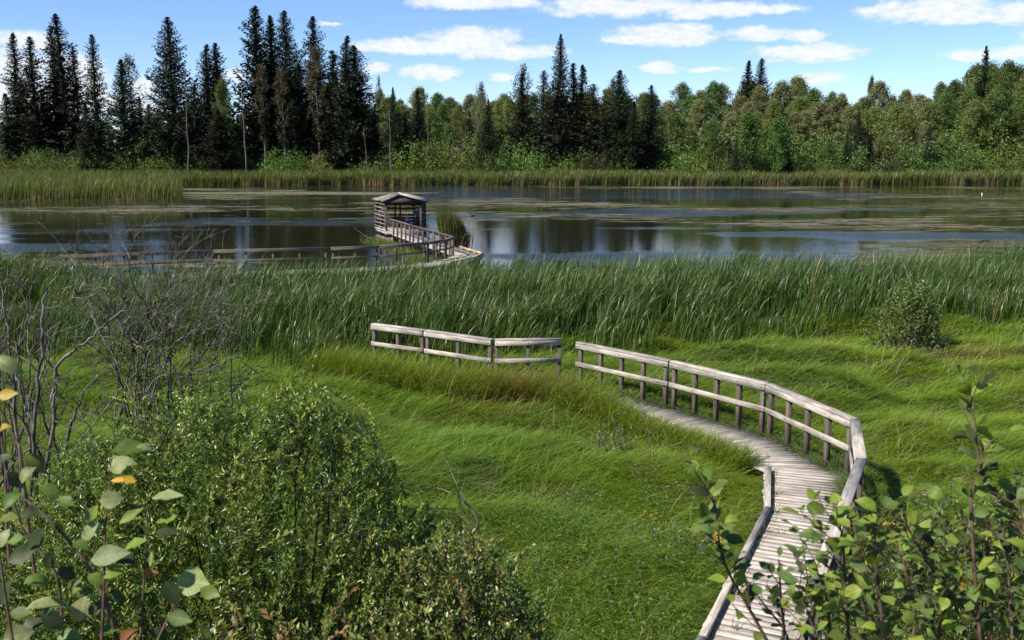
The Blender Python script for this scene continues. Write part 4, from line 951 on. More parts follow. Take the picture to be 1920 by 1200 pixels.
# ---- people in the shelter
def skin_body(joints, edges, rad, name):
    me = bpy.data.meshes.new(name); me.from_pydata([tuple(j) for j in joints], edges, []); o = bpy.data.objects.new(name, me); COL.objects.link(o)
    md = o.modifiers.new('Skin', 'SKIN'); md.use_smooth_shade = True
    sv = me.skin_vertices[0].data
    for i, r_ in enumerate(rad): sv[i].radius = (r_, r_) if not isinstance(r_, tuple) else r_
    sv[0].use_root = True
    o.modifiers.new('Sub', 'SUBSURF').levels = 2; o.modifiers['Sub'].render_levels = 2
    dg = bpy.context.evaluated_depsgraph_get(); ev = o.evaluated_get(dg); m2 = bpy.data.meshes.new_from_object(ev)
    bpy.data.objects.remove(o); return m2
M['skin'] = plain_mat('skin', (.42, .26, .19), .55, .35, .06)
def person(label, x, y, z, rz, scale, sit, shirt, trousers, hair, cap=None, group='people in the shelter', bend=.0):
    s = scale / 1.75
    hip = .95 if not sit else .50
    J = [(0, 0, hip), (0, 0, hip + .14), (0, -.01 - bend * .5, hip + .30), (0, 0 - bend, hip + .45), (0, 0 - bend, hip + .53), (0, -.02 - bend, hip + .62), (0, -.03 - bend, hip + .72), (0, -.02 - bend, hip + .80)]
    Rr = [(.15, .10), (.135, .095), (.15, .105), (.16, .10), (.06, .06), (.075, .085), (.078, .098), (.05, .06)]
    E = [(i, i + 1) for i in range(7)]
    for sx_ in (-1, 1):
        k = len(J)
        J += [(sx_ * .17, -bend, hip + .46), (sx_ * .23, .02 - bend, hip + .20), (sx_ * .20, -.14 - bend, hip + .04), (sx_ * .17, -.24 - bend, hip + .02)]
        Rr += [.062, .047, .038, (.042, .022)]; E += [(3, k), (k, k + 1), (k + 1, k + 2), (k + 2, k + 3)]
        for f_ in range(5):   # fingers and thumb
            kk = len(J); fx = sx_ * (.17 + (f_ - 1.5) * .018) if f_ < 4 else sx_ * .125
            J += [(fx, -.285 - bend, hip + .01), (fx, -.32 - bend, hip - .01 - .004 * f_)]; Rr += [.009, .008]; E += [(k + 3, kk), (kk, kk + 1)]
        k = len(J)
        if sit: J += [(sx_ * .10, -.04, hip - .01), (sx_ * .11, -.44, hip + .02), (sx_ * .11, -.42, .08), (sx_ * .12, -.56, .04)]
        else: J += [(sx_ * .09, 0, hip - .06), (sx_ * .10, -.02, .50), (sx_ * .10, .02, .08), (sx_ * .12, -.14, .04)]
        Rr += [.092, .062, .048, .045]; E += [(0, k), (k, k + 1), (k + 1, k + 2), (k + 2, k + 3)]
    me = skin_body(J, E, Rr, 'person')
    v = np.zeros(len(me.vertices) * 3); me.vertices.foreach_get('co', v); v = v.reshape(-1, 3)
    hc = np.array([0, -.03 - bend, hip + .70])
    # face: nose ridge, brow and chin pushed out of the skinned head
    d = v - hc; head = np.linalg.norm(d, axis=1) < .17
    nose = head & (np.abs(d[:, 0]) < .018) & (np.abs(d[:, 2] + .01) < .03) & (d[:, 1] < 0); v[nose, 1] -= .022
    me.vertices.foreach_set('co', v.ravel())
    me.materials.clear()
    for m_ in (M['skin'], plain_mat('shirt', shirt, .85, .15, .2, 8), plain_mat('trousers', trousers, .85, .15, .2, 8)): me.materials.append(m_)
    for p_ in me.polygons:
        c = p_.center; ax = abs(c[0])
        arm = ax > .165 and c[2] < hip + .40 and c[1] > -.3 - bend - .2 and c[2] > hip - .06
        if c[2] > hip + .515: p_.material_index = 0
        elif arm and c[2] < hip + .24 and c[2] > hip - .05 and ax > .15: p_.material_index = 0
        elif c[2] > hip + .04 and c[1] > -.20 - bend: p_.material_index = 1
        elif c[1] < -.20 - bend and c[2] > hip - .06 and ax > .12 and not sit: p_.material_index = 0
        else: p_.material_index = 2
    o = bpy.data.objects.new('person', me); COL.objects.link(o); o.location = (x, y, z); o.rotation_euler = (0, 0, rz); o.scale = (s, s, s)
    tag(o, label, 'person', group)
    # eyes, hair or cap ride on the head
    mb = MB()
    for sx_ in (-1, 1): mb.tube([(sx_ * .03, -.03 - bend - .088, hip + .715), (sx_ * .03, -.03 - bend - .10, hip + .715)], [.012, .008], 6, (.03, .02, .015))
    mb.build('eyes', M['farleafcol'], o)
    bm_ = MB(); nu, nv2 = 12, 6; V = []; Q = []
    for j in range(nv2 + 1):
        ph = j / nv2 * (1.75 if cap is None else 1.35)
        for i in range(nu):
            a = i * 2 * math.pi / nu; back = .02 * math.sin(a); rr = .105 * math.sin(max(ph, .02)) * (1.0 if cap is None else 1.05)
            front = math.sin(a) < -.3 and cap is None and ph > 1.15
            V.append((rr * math.cos(a) * .88, -.03 - bend + rr * math.sin(a) * (1.0 if not front else .86), hip + .725 + .105 * math.cos(ph) + (.05 if front else 0)))
    Q = [(j * nu + i, j * nu + (i + 1) % nu, (j + 1) * nu + (i + 1) % nu, (j + 1) * nu + i) for j in range(nv2) for i in range(nu)]
    bm_.add(V, Q, (), cap or hair)
    if cap:
        k = [(-.07, -.11, .74), (.07, -.11, .74), (.05, -.20, .725), (-.05, -.20, .725)]
        bm_.add([(a, b - .0 - bend, hip + c) for a, b, c in k] + [(a, b - bend, hip + c + .012) for a, b, c in k], [(3, 2, 1, 0), (4, 5, 6, 7), (0, 1, 5, 4), (1, 2, 6, 5), (2, 3, 7, 6), (3, 0, 4, 7)], (), cap)
    bm_.build('cap' if cap else 'hair', M['farleafcol'], o, True)
    return o
m_, N_, l_, o_ = newmat('plain_tinted'); q_ = N_('ShaderNodeVertexColor', layer_name='Col'); p_ = N_('ShaderNodeBsdfPrincipled', Roughness=.7); l_(q_.outputs[0], p_.inputs[0]); l_(p_.outputs[0], o_.inputs[0]); M['farleafcol'] = m_
xs_ = lambda px, Yd: X_at(px, Yd)
person('person in a dark blue shirt standing by the right front post of the shelter', xs_(782.5, 69.1), 69.1, ZS, R(200), 1.55, False, (.05, .09, .15), (.02, .022, .03), (.03, .02, .015))
person('child in a white cap and dark red top sitting on the bench inside the shelter', xs_(745.5, 70.95), 70.95, ZS, R(15), 1.35, True, (.13, .02, .03), (.04, .05, .09), (.05, .03, .02), cap=(.78, .78, .76))
person('bare headed child in a dark red top sitting right of the white cap', xs_(753.5, 70.95), 70.95, ZS, R(-20), 1.22, True, (.15, .03, .03), (.03, .03, .035), (.03, .02, .015))
person('child in a pale blue top sitting on the bench near the middle', xs_(764, 70.95), 70.95, ZS, R(10), 1.28, True, (.20, .28, .36), (.05, .06, .09), (.06, .04, .025))
person('person in a white shirt behind the slats at the left of the shelter', xs_(716.5, 70.2), 70.2, ZS, R(60), 1.45, False, (.62, .62, .60), (.025, .028, .04), (.02, .015, .012))
# ---- clump of cattails beside the walkway, ducks, stake
cl = thing('cattail_clump', 'tall lone clump of cattails standing in the water beside the far boardwalk', 'cattails', (0, 0, 0))
cx, cy = float(at_y(846, 440, 60)[0]) + .15, 60.0
n = 1500; a = r2.uniform(0, 6.28, n); rr = np.sqrt(r2.random(n)); x = cx + .80 * rr * np.cos(a); y = cy + .95 * rr * np.sin(a)
ct = vary([.085, .120, .022], n, .3, .06, r2); cb = vary([.13, .10, .05], n, .4, .08, r2); dk = r2.random(n) < .25; ct[dk] = cb[dk]
Lc = r2.uniform(1.7, 2.6, n) * (1 - .25 * np.clip((x - cx) / .8, 0, 1))
V, Q, C = blades(np.stack([x, y, np.full(n, -.1)], 1), -2.6 + r2.normal(0, .7, n), Lc, .035 * r2.uniform(.7, 1.3, n), r2.uniform(0, .12, n), r2.uniform(.2, .7, n), 5, cb * .7 + ct * .3, ct, 2, .9, .72)
mesh_np('leaves', V, Q, None, M['reed'], cl, C)
n = 260; x = cx + r2.normal(.35, .3, n); y = cy - .3 + r2.normal(0, .4, n); cb = vary([.10, .075, .045], n, .4, .08, r2)
V, Q, C = blades(np.stack([x, y, np.full(n, -.1)], 1), r2.normal(-.6, .6, n), r2.uniform(.8, 1.5, n), np.full(n, .04), r2.uniform(0, .2, n), r2.uniform(.3, 1.6, n), 4, cb, cb, 1.5, .9, .7)
mesh_np('dead_leaves', V, Q, None, M['reed'], cl, C)
def duck(px, py, label, rz):
    p = at_z(px, py, 0.0); g = thing('duck', label, 'duck', (p[0], p[1], 0), rz, 'ducks on the pond')
    m = MB(); t = np.linspace(0, 1, 9); prof = np.array([.015, .06, .095, .11, .115, .11, .09, .055, .012])
    pts = np.stack([-.24 + .46 * t, 0 * t, .05 + .07 * (t - .4) ** 2 * 2], 1); m.tube(pts, prof, 10, (.05, .035, .025)); m.tube([(.17, 0, .09), (.20, 0, .17), (.22, 0, .22)], [.045, .032, .03], 8, (.04, .03, .02))
    b_ = m.build('body', M['farleafcol'], g, True)
    m = MB(); hp = np.stack([.16 + .14 * np.linspace(0, 1, 7), np.zeros(7), np.full(7, .245)], 1); m.tube(hp, [.012, .042, .052, .05, .042, .026, .01], 8, (.03, .028, .02)); m.build('head', M['farleafcol'], g, True)
    m = MB(); m.board((.29, 0, .235), (.35, 0, .23), .032, .012, tint=1.0); m.c[-1] = np.tile([.25, .17, .04], (len(m.v[-1]), 1)); m.build('bill', M['farleafcol'], g)
duck(1173, 357, 'duck swimming on the open blue water right of the middle', R(30)); duck(1781, 362, 'duck swimming among the algae far to the right', R(170)); duck(886, 405, 'tiny duck floating right of the shelter', R(200)); duck(1086, 353, 'duck close under the far cattails near the middle', R(10))
p = at_z(1841, 365, 0); m = MB(); m.tube([(p[0], p[1], -.8), (p[0], p[1], .24)], [.06, .06], 8, (.5, .5, .47)); tag(m.build('marker_stake', M['farleafcol']), 'short white stake standing in the water at the far right', 'stake')
p = at_z(742, 486, 0); 
for px, py, h, lb in [(741, 484, .55, 'dark stub of a post in the water in front of the shelter'), (783, 452, .40, 'dark stub of a post beside the far railing')]:
    p = at_z(px, py, 0); m = MB(); m.tube([(p[0], p[1], -.6), (p[0] + .03, p[1], h * .5), (p[0] + .02, p[1], h)], [.10, .10, .085], 8, (.035, .028, .022)); tag(m.build('old_post', M['farleafcol']), lb, 'post')
# water weeds round the piles
n = 2600; x = r2.uniform(-9.5, -4.2, n); t = r2.random(n); y = 50.5 + t * 15 ; x = np.interp(y, [50, 53, 65.6], [-5.2, -4.6, -9.2]) + r2.normal(0, .45, n)
ct = vary([.13, .17, .03], n, .3, .1, r2); V, Q, C = blades(np.stack([x, y, np.full(n, -.02)], 1), r2.uniform(0, 6.28, n), r2.uniform(.08, .38, n), np.full(n, .02), r2.uniform(.1, .6, n), r2.uniform(.6, 1.8, n), 3, ct * .8, ct)
tag(mesh_np('water_weeds', V, Q, None, M['grass'], col=C), 'yellow green weeds in the shallow water inside the bend of the far boardwalk', 'weeds', kind='stuff')
p = at_z(702, 449, 0); g = thing('fallen_branch', 'bleached fallen branch lying in the water left of the shelter', 'branch', (p[0], p[1], 0)); m = MB()
m.tube(wander((0, 0, -.05), (-1, .2, .35), 1.6, 6, .15, 0, r2), np.linspace(.035, .01, 7), 5); m.tube(wander((-.5, .1, .1), (-.5, .2, .7), .7, 4, .2, 0, r2), np.linspace(.02, .008, 5), 4); m.tube(wander((-.2, 0, .02), (.7, .2, .3), .8, 4, .2, 0, r2), np.linspace(.02, .008, 5), 4); m.build('limb', M['bark_grey'], g)
# ================================================================== SHRUBS AND LEAFY STEMS NEAR THE CAMERA
r3 = np.random.default_rng(77)
mt, N, l, out = newmat('broad_leaf')
a = N('ShaderNodeVertexColor', layer_name='Col'); uv = N('ShaderNodeUVMap'); sp = N('ShaderNodeSeparateXYZ'); l(uv.outputs[0], sp.inputs[0])
ab = N('ShaderNodeMath', operation='ABSOLUTE'); l(sp.outputs[1], ab.inputs[0])
sl = N('ShaderNodeMath', operation='MULTIPLY_ADD'); l(ab.outputs[0], sl.inputs[0]); sl.inputs[1].default_value = -.34; l(sp.outputs[0], sl.inputs[2])
fr = N('ShaderNodeMath', operation='MULTIPLY'); l(sl.outputs[0], fr.inputs[0]); fr.inputs[1].default_value = 7.0
pp = N('ShaderNodeMath', operation='PINGPONG'); l(fr.outputs[0], pp.inputs[0]); pp.inputs[1].default_value = .5
mn = N('ShaderNodeMath', operation='MINIMUM'); l(pp.outputs[0], mn.inputs[0]); l(ab.outputs[0], mn.inputs[1])
vr = N('ShaderNodeMapRange'); l(mn.outputs[0], vr.inputs[0]); vr.inputs[1].default_value = .02; vr.inputs[2].default_value = .12; vr.inputs[3].default_value = 1.35; vr.inputs[4].default_value = 1.0
tcn = N('ShaderNodeTexCoord'); nz = N('ShaderNodeTexNoise', Scale=55.0, Detail=4.0); l(tcn.outputs['Object'], nz.inputs[0])
nm_ = N('ShaderNodeMapRange'); l(nz.outputs[0], nm_.inputs[0]); nm_.inputs[1].default_value = .3; nm_.inputs[2].default_value = .7; nm_.inputs[3].default_value = .8; nm_.inputs[4].default_value = 1.15
mu = N('ShaderNodeMath', operation='MULTIPLY'); l(vr.outputs[0], mu.inputs[0]); l(nm_.outputs[0], mu.inputs[1])
g = N('ShaderNodeCombineColor'); [l(mu.outputs[0], g.inputs[i]) for i in range(3)]
c = mixc(N, l, 1.0, a.outputs[0], g.outputs[0], 'MULTIPLY')
sn = N('ShaderNodeTexNoise', Scale=120.0, Detail=3.0); l(tcn.outputs['Object'], sn.inputs[0]); sr = N('ShaderNodeMapRange'); l(sn.outputs[0], sr.inputs[0]); sr.inputs[1].default_value = .64; sr.inputs[2].default_value = .70; sr.inputs[4].default_value = .75
c = mixc(N, l, sr.outputs[0], c, (.10, .055, .02))
p = N('ShaderNodeBsdfPrincipled', Roughness=.52); p.inputs['Specular IOR Level'].default_value = .28; l(c, p.inputs['Base Color'])
bp = N('ShaderNodeBump', Strength=.25, Distance=.001); l(mn.outputs[0], bp.inputs['Height']); l(bp.outputs[0], p.inputs['Normal'])
t = N('ShaderNodeBsdfTranslucent'); l(mixc(N, l, 1.0, c, (1.3, 1.25, .5), 'MULTIPLY'), t.inputs[0])
mx = N('ShaderNodeMixShader'); mx.inputs[0].default_value = .38; l(p.outputs[0], mx.inputs[1]); l(t.outputs[0], mx.inputs[2]); l(mx.outputs[0], out.inputs[0])
M['broad'] = mt
_SH = np.array([.04, .62, .95, 1.0, .80, .42, .03])
def broad_leaves(P, D, Nn, L, W, col, curl=None, fold=None, name='leaves', parent=None):
    """oval leaves with a folded midrib and a curl along the blade; UV u along, v across"""
    P = np.asarray(P, float); n = len(P); D = unit(np.asarray(D, float)); Nn = np.asarray(Nn, float)
    S = unit(np.cross(D, Nn)); U = np.cross(S, D); k = len(_SH)
    curl = r3.normal(.45, .65, n) if curl is None else np.broadcast_to(curl, (n,)); fold = r3.uniform(.08, .45, n) if fold is None else np.broadcast_to(fold, (n,))
    V = np.zeros((n, k, 3, 3)); UV = np.zeros((n, k, 3, 2)); pos = P.copy(); st = np.asarray(L) / (k - 1)
    wav = r3.normal(0, .10, (n, k))
    for i in range(k):
        th = curl * (i / (k - 1)); d = D * np.cos(th)[:, None] - U * np.sin(th)[:, None]; u = U * np.cos(th)[:, None] + D * np.sin(th)[:, None]
        w_ = (np.asarray(W) * _SH[i] * .5)[:, None]
        V[:, i, 1] = pos; lift = (fold + wav[:, i])[:, None]
        V[:, i, 0] = pos + S * w_ + u * w_ * lift; V[:, i, 2] = pos - S * w_ + u * w_ * (fold - wav[:, i])[:, None]
        UV[:, i, :, 0] = i / (k - 1); UV[:, i, 0, 1] = _SH[i]; UV[:, i, 2, 1] = -_SH[i]
        pos = pos + d * st[:, None]
    b0 = (np.arange(n) * k * 3)[:, None]
    Q = np.concatenate([b0 + np.array([[i * 3 + j, i * 3 + j + 1, i * 3 + j + 4, i * 3 + j + 3]]) for i in range(k - 1) for j in range(2)], 0)
    return mesh_np(name, V.reshape(-1, 3), Q, None, M['broad'], parent, np.repeat(np.clip(col, .004, .9), k * 3, 0), UV.reshape(-1, 2), True)
TONE = {'pale': (.235, .265, .11), 'green': (.085, .135, .025), 'lime': (.16, .215, .03), 'yellow': (.42, .30, .03), 'dark': (.035, .055, .020), 'blue': (.10, .155, .045), 'rust': (.22, .10, .03)}
def traced(pts, Y, dY=0.0):
    n = len(pts); return np.array([at_y(px, py, Y + dY * i / max(1, n - 1)) for i, (px, py) in enumerate(pts)])
def grounded(P):
    q = P[0]; g = float(gh(q[0], q[1] + .1)); mid = np.array([q[0] + r3.normal(0, .06), q[1] + .05, (q[2] + g) / 2])
    return np.concatenate([[[q[0] + r3.normal(0, .1), q[1] + .12, g - .05], mid], P])
def smooth_poly(P, m=4):
    P = np.asarray(P); t = np.linspace(0, len(P) - 1, (len(P) - 1) * m + 1); Q = np.concatenate([[2 * P[0] - P[1]], P, [2 * P[-1] - P[-2]]])
    o = []
    for v in t:
        i = min(int(v), len(P) - 2); f = v - i; p0, p1, p2, p3 = Q[i:i + 4]
        o.append(.5 * ((2 * p1) + (p2 - p0) * f + (2 * p0 - 5 * p1 + 4 * p2 - p3) * f * f + (3 * p1 - p0 - 3 * p2 + p3) * f ** 3))
    return np.array(o)
class Leafy:
    """one leafy shrub: stems and leaves collected, then built as two parts"""
    def __init__(s): s.mb = MB(); s.P = []; s.D = []; s.N = []; s.L = []; s.W = []; s.C = []
    def leaf(s, p, d, nn, L, W, tone):
        s.P.append(p); s.D.append(d); s.N.append(nn); s.L.append(L); s.W.append(W); s.C.append(np.array(TONE[tone]) * r3.uniform(.75, 1.2) * (1 + r3.normal(0, .05, 3)))
    def stem(s, P, r0, r1, sides=6): s.mb.tube(P, np.linspace(r0, r1, len(P)), sides)
    def clothe(s, P, t0, step, L, asp, tones, pr, up=.25, skip=.0):
        Ls = np.sum(np.linalg.norm(np.diff(P, axis=0), axis=1)); n = max(1, int(Ls * (1 - t0) / step)); az = r3.uniform(0, 6.3)
        for i in range(n + 1):
            if r3.random() < skip: continue
            q, td = lerp_poly(P, t0 + (1 - t0) * i / max(1, n)); az += 2.4 + r3.normal(0, .5)
            side = unit(np.array([math.cos(az), math.sin(az), up + r3.normal(0, .35)])); d = unit(side + td * .45)
            pe = r3.uniform(.008, .018); s.mb.tube([q, q + d * pe], [.0011, .0009], 3, (1.6, 1.2, .7))
            f = .55 + .45 * min(1, (n - i + 1.5) / 3); LL = L * r3.uniform(.7, 1.15) * f
            nn = np.array([0, 0, 1.]) + np.array([-.35, -.35, 0]) * r3.uniform(0, 1) + r3.normal(0, .42, 3)
            s.leaf(q + d * pe, d, nn, LL, LL * asp * r3.uniform(.85, 1.1), tones[r3.choice(len(tones), p=pr)])
    def build(s, name, label, cat, loc, mat='stem_red'):
        root = thing(name, label, cat, loc); off = np.array(loc, float)
        s.mb.v = [v - off for v in s.mb.v]; s.mb.build('stems', M[mat], root, True)
        broad_leaves(np.array(s.P) - off, s.D, s.N, np.array(s.L), np.array(s.W), np.array(s.C), parent=root)
        return root
# ---- left: pale leaved willow stems close to the camera
lf = Leafy()
for pts, Y, r0 in [([(224, 1215), (197, 1122), (163, 1058), (115, 998), (69, 952), (41, 930), (10, 880)], 2.25, .0050), ([(190, 1215), (195, 1108), (197, 998), (204, 925), (208, 861)], 2.2, .0036),
                   ([(262, 1215), (266, 1168), (270, 1085), (275, 1017), (277, 934)], 2.3, .0036), ([(290, 1215), (298, 1195), (325, 1136), (332, 1095)], 2.2, .0034),
                   ([(70, 1100), (55, 1000), (39, 852), (32, 829), (0, 765), (-20, 720)], 2.35, .004), ([(120, 1215), (105, 1076), (46, 998), (14, 897), (2, 820)], 2.4, .004), ([(25, 1215), (18, 1168), (0, 1049), (-12, 960)], 2.1, .0045),
                   ([(18, 1060), (12, 960), (10, 860), (5, 700), (-10, 600)], 2.5, .0035)]:
    P = smooth_poly(traced(pts, Y, .06)); G = grounded(P) if pts[0][1] > 1150 else P
    lf.stem(np.concatenate([G[:2], P]) if pts[0][1] > 1150 else P, r0 * 1.2, .0014)
def lleaf(px, py, ln, ang, tone, facing=.5, asp=.62, Y=2.22):
    """a leaf centred at this spot: length in photo pixels, screen angle, and how far its face turns to the viewer"""
    Y = Y + r3.normal(0, .04); c = at_y(px, py, Y); L = ln * .93 / F * Y; a_ = math.radians(ang)
    d = np.array([math.cos(a_), r3.normal(0, .25), math.sin(a_)]); d = unit(d); nn = np.array([-.1, -facing, 1 - facing]) + r3.normal(0, .12, 3)
    lf.leaf(c - d * L / 2, d, nn, L, L * asp, tone)
for q in [(245, 842, 78, 4, 'green', .25), (272, 838, 36, 0, 'pale', .2), (228, 868, 62, 20, 'pale', .45), (222, 880, 40, 200, 'pale', .4), (243, 902, 34, -35, 'yellow', .5), (220, 900, 30, 180, 'yellow', .3), (208, 936, 50, 10, 'pale', .75, .8),
          (174, 962, 40, 60, 'lime', .4), (246, 966, 58, 35, 'lime', .35, .4), (168, 996, 60, 40, 'pale', .5, .55), (202, 1041, 92, 22, 'pale', .45, .5), (228, 1044, 60, 25, 'dark', .3), (315, 932, 66, 4, 'pale', .15, .5), (317, 972, 62, 18, 'lime', .3, .4),
          (314, 998, 58, 0, 'dark', .3, .4), (252, 1018, 50, 35, 'lime', .4), (364, 1090, 74, -8, 'pale', .75, .85), (395, 1112, 50, -25, 'lime', .4), (322, 1112, 60, -60, 'dark', .7), (338, 1160, 58, -15, 'blue', .6), (152, 1142, 54, 80, 'pale', .85, .92),
          (86, 1128, 100, 22, 'pale', .25, .32), (105, 1138, 70, 25, 'dark', .4), (141, 1098, 34, 80, 'lime', .7, .9), (32, 1192, 66, 20, 'pale', .7, .75), (47, 888, 46, 70, 'pale', .7), (66, 868, 58, -35, 'green', .5), (35, 1012, 52, 12, 'green', .3, .5), (4, 1008, 44, 80, 'pale', .7),
          (12, 682, 70, -20, 'pale', .6, .45), (14, 740, 46, 10, 'yellow', .6, .55), (2, 800, 34, 60, 'yellow', .5), (70, 1010, 60, 50, 'dark', .6), (40, 1040, 62, 30, 'dark', .6), (95, 1050, 50, 60, 'dark', .6), (70, 1085, 56, 10, 'green', .5), (125, 1075, 46, -20, 'dark', .5),
          (20, 935, 50, 60, 'green', .5), (30, 900, 48, -50, 'dark', .6), (95, 920, 44, -30, 'green', .4), (150, 1020, 40, 0, 'green', .3), (60, 960, 46, 20, 'dark', .5), (180, 1085, 44, -15, 'green', .4), (210, 1075, 40, 30, 'lime', .3), (100, 1165, 60, -35, 'dark', .5),
          (60, 1170, 60, 40, 'dark', .5), (200, 1180, 56, 15, 'green', .4), (255, 1150, 44, 50, 'blue', .5), (300, 1190, 50, -20, 'dark', .5), (130, 1195, 60, 10, 'blue', .5), (180, 1140, 44, 40, 'dark', .5), (10, 1110, 56, 75, 'dark', .6), (40, 1150, 50, 0, 'green', .4),
          (283, 1048, 36, 80, 'pale', .5, .35), (236, 1195, 50, 60, 'rust', .5), (280, 1075, 36, 30, 'rust', .4, .5), (15, 970, 44, 20, 'lime', .4), (222, 1120, 40, -30, 'dark', .5), (160, 1110, 36, 20, 'green', .4), (120, 940, 44, 160, 'green', .4), (5, 860, 40, 40, 'dark', .5)]:
    lleaf(*q)
loc = at_y(130, 1200, 2.3); lf.build('leafy_shrub', 'leafy shrub with big pale oval leaves, some yellow, close in the lower left corner', 'shrub', (loc[0], 2.35, float(gh(loc[0], 2.35))))
# ---- right: saskatoon shrubs
def sask(name_label, stems, Y, leafL, t0=.35, side=.6, step=.026, tones=('green', 'lime', 'blue', 'dark', 'yellow'), pr=(.40, .25, .22, .11, .02), sd=0, dens=1.0):
    s = Leafy(); b0 = None
    for k, (pts, dy) in enumerate(stems):
        P = smooth_poly(traced(pts, Y + dy, r3.normal(0, .08))); G = grounded(P) if pts[0][1] > 1150 else P
        s.stem(np.concatenate([G[:2], P]) if pts[0][1] > 1150 else P, .0052, .0013)
        if b0 is None: b0 = P[0]
        s.clothe(P, t0, step, leafL, .68, tones, pr)
        Ls = np.sum(np.linalg.norm(np.diff(P, axis=0), axis=1))
        for q in np.arange(.05, .85, .075 / max(Ls, .1) / dens):
            o, td = lerp_poly(P, q + r3.normal(0, .02)); az = r3.uniform(0, 6.3); tw = wander(o, unit(td + np.array([math.cos(az), .7 * math.sin(az), .25]) * side * 1.3), r3.uniform(.07, .20), 4, .18, .05, r3)
            s.stem(tw, .0019, .0009, 4); s.clothe(tw, .25, step * .9, leafL, .68, tones, pr)
    return s.build('leafy_shrub', name_label, 'shrub', (float(b0[0]), Y + .1, float(gh(b0[0], Y + .1))))
sask('slender sprig of round green leaves crossing the lower left edge of the boardwalk', [([(1446, 1215), (1400, 1133), (1367, 1075), (1350, 1025), (1342, 958), (1333, 925)], 0)], 2.45, .052, .18, .5, .026, dens=1.2)
sask('thin low sprig with few leaves in front of the bottom of the boardwalk', [([(1480, 1215), (1470, 1180), (1430, 1130), (1395, 1080)], 0), ([(1470, 1180), (1466, 1140), (1462, 1085), (1460, 1050)], 0)], 2.5, .036, .3, .4, .035, dens=.5)
sask('tall leafy branch standing highest at the right edge of the picture', [([(1840, 1215), (1830, 1108), (1823, 995), (1822, 930), (1837, 875), (1832, 837), (1827, 787), (1815, 750), (1806, 705)], 0)], 2.3, .050, .05, .45, .040, ('green', 'lime', 'blue', 'dark'), (.42, .25, .22, .11), dens=.55)
sask('dense bright green leafy shrub over the lower end of the railing', [([(1590, 1215), (1590, 1173), (1584, 1092), (1581, 1018), (1568, 953)], 0), ([(1660, 1215), (1655, 1173), (1645, 1076), (1640, 1000), (1634, 965)], -.1), ([(1530, 1215), (1523, 1150), (1512, 1085)], .1),
     ([(1620, 1215), (1625, 1120), (1612, 1040), (1600, 990)], .15), ([(1560, 1215), (1552, 1140), (1545, 1100)], .25)], 2.15, .047, .08, .55, .022, ('green', 'lime', 'blue', 'dark', 'yellow'), (.30, .48, .13, .07, .02), dens=1.6)
sask('wide spreading leafy shrub filling the lower right corner', [([(1850, 1215), (1830, 1166), (1784, 1115), (1745, 1063), (1713, 1010), (1696, 975)], 0), ([(1900, 1215), (1895, 1130), (1885, 1020), (1870, 940)], .1), ([(1760, 1215), (1765, 1140), (1790, 1050), (1800, 980)], .25),
     ([(1930, 1215), (1940, 1100), (1920, 990), (1905, 905)], -.05), ([(1710, 1215), (1715, 1150), (1700, 1080), (1690, 1030)], .3), ([(1960, 1215), (1965, 1080), (1950, 960), (1945, 900)], .2), ([(1860, 1215), (1858, 1120), (1850, 1040), (1860, 970)], .35)], 2.35, .047, .06, .75, .024, ('green', 'lime', 'blue', 'dark', 'yellow'), (.36, .36, .17, .10, .01), dens=1.7)
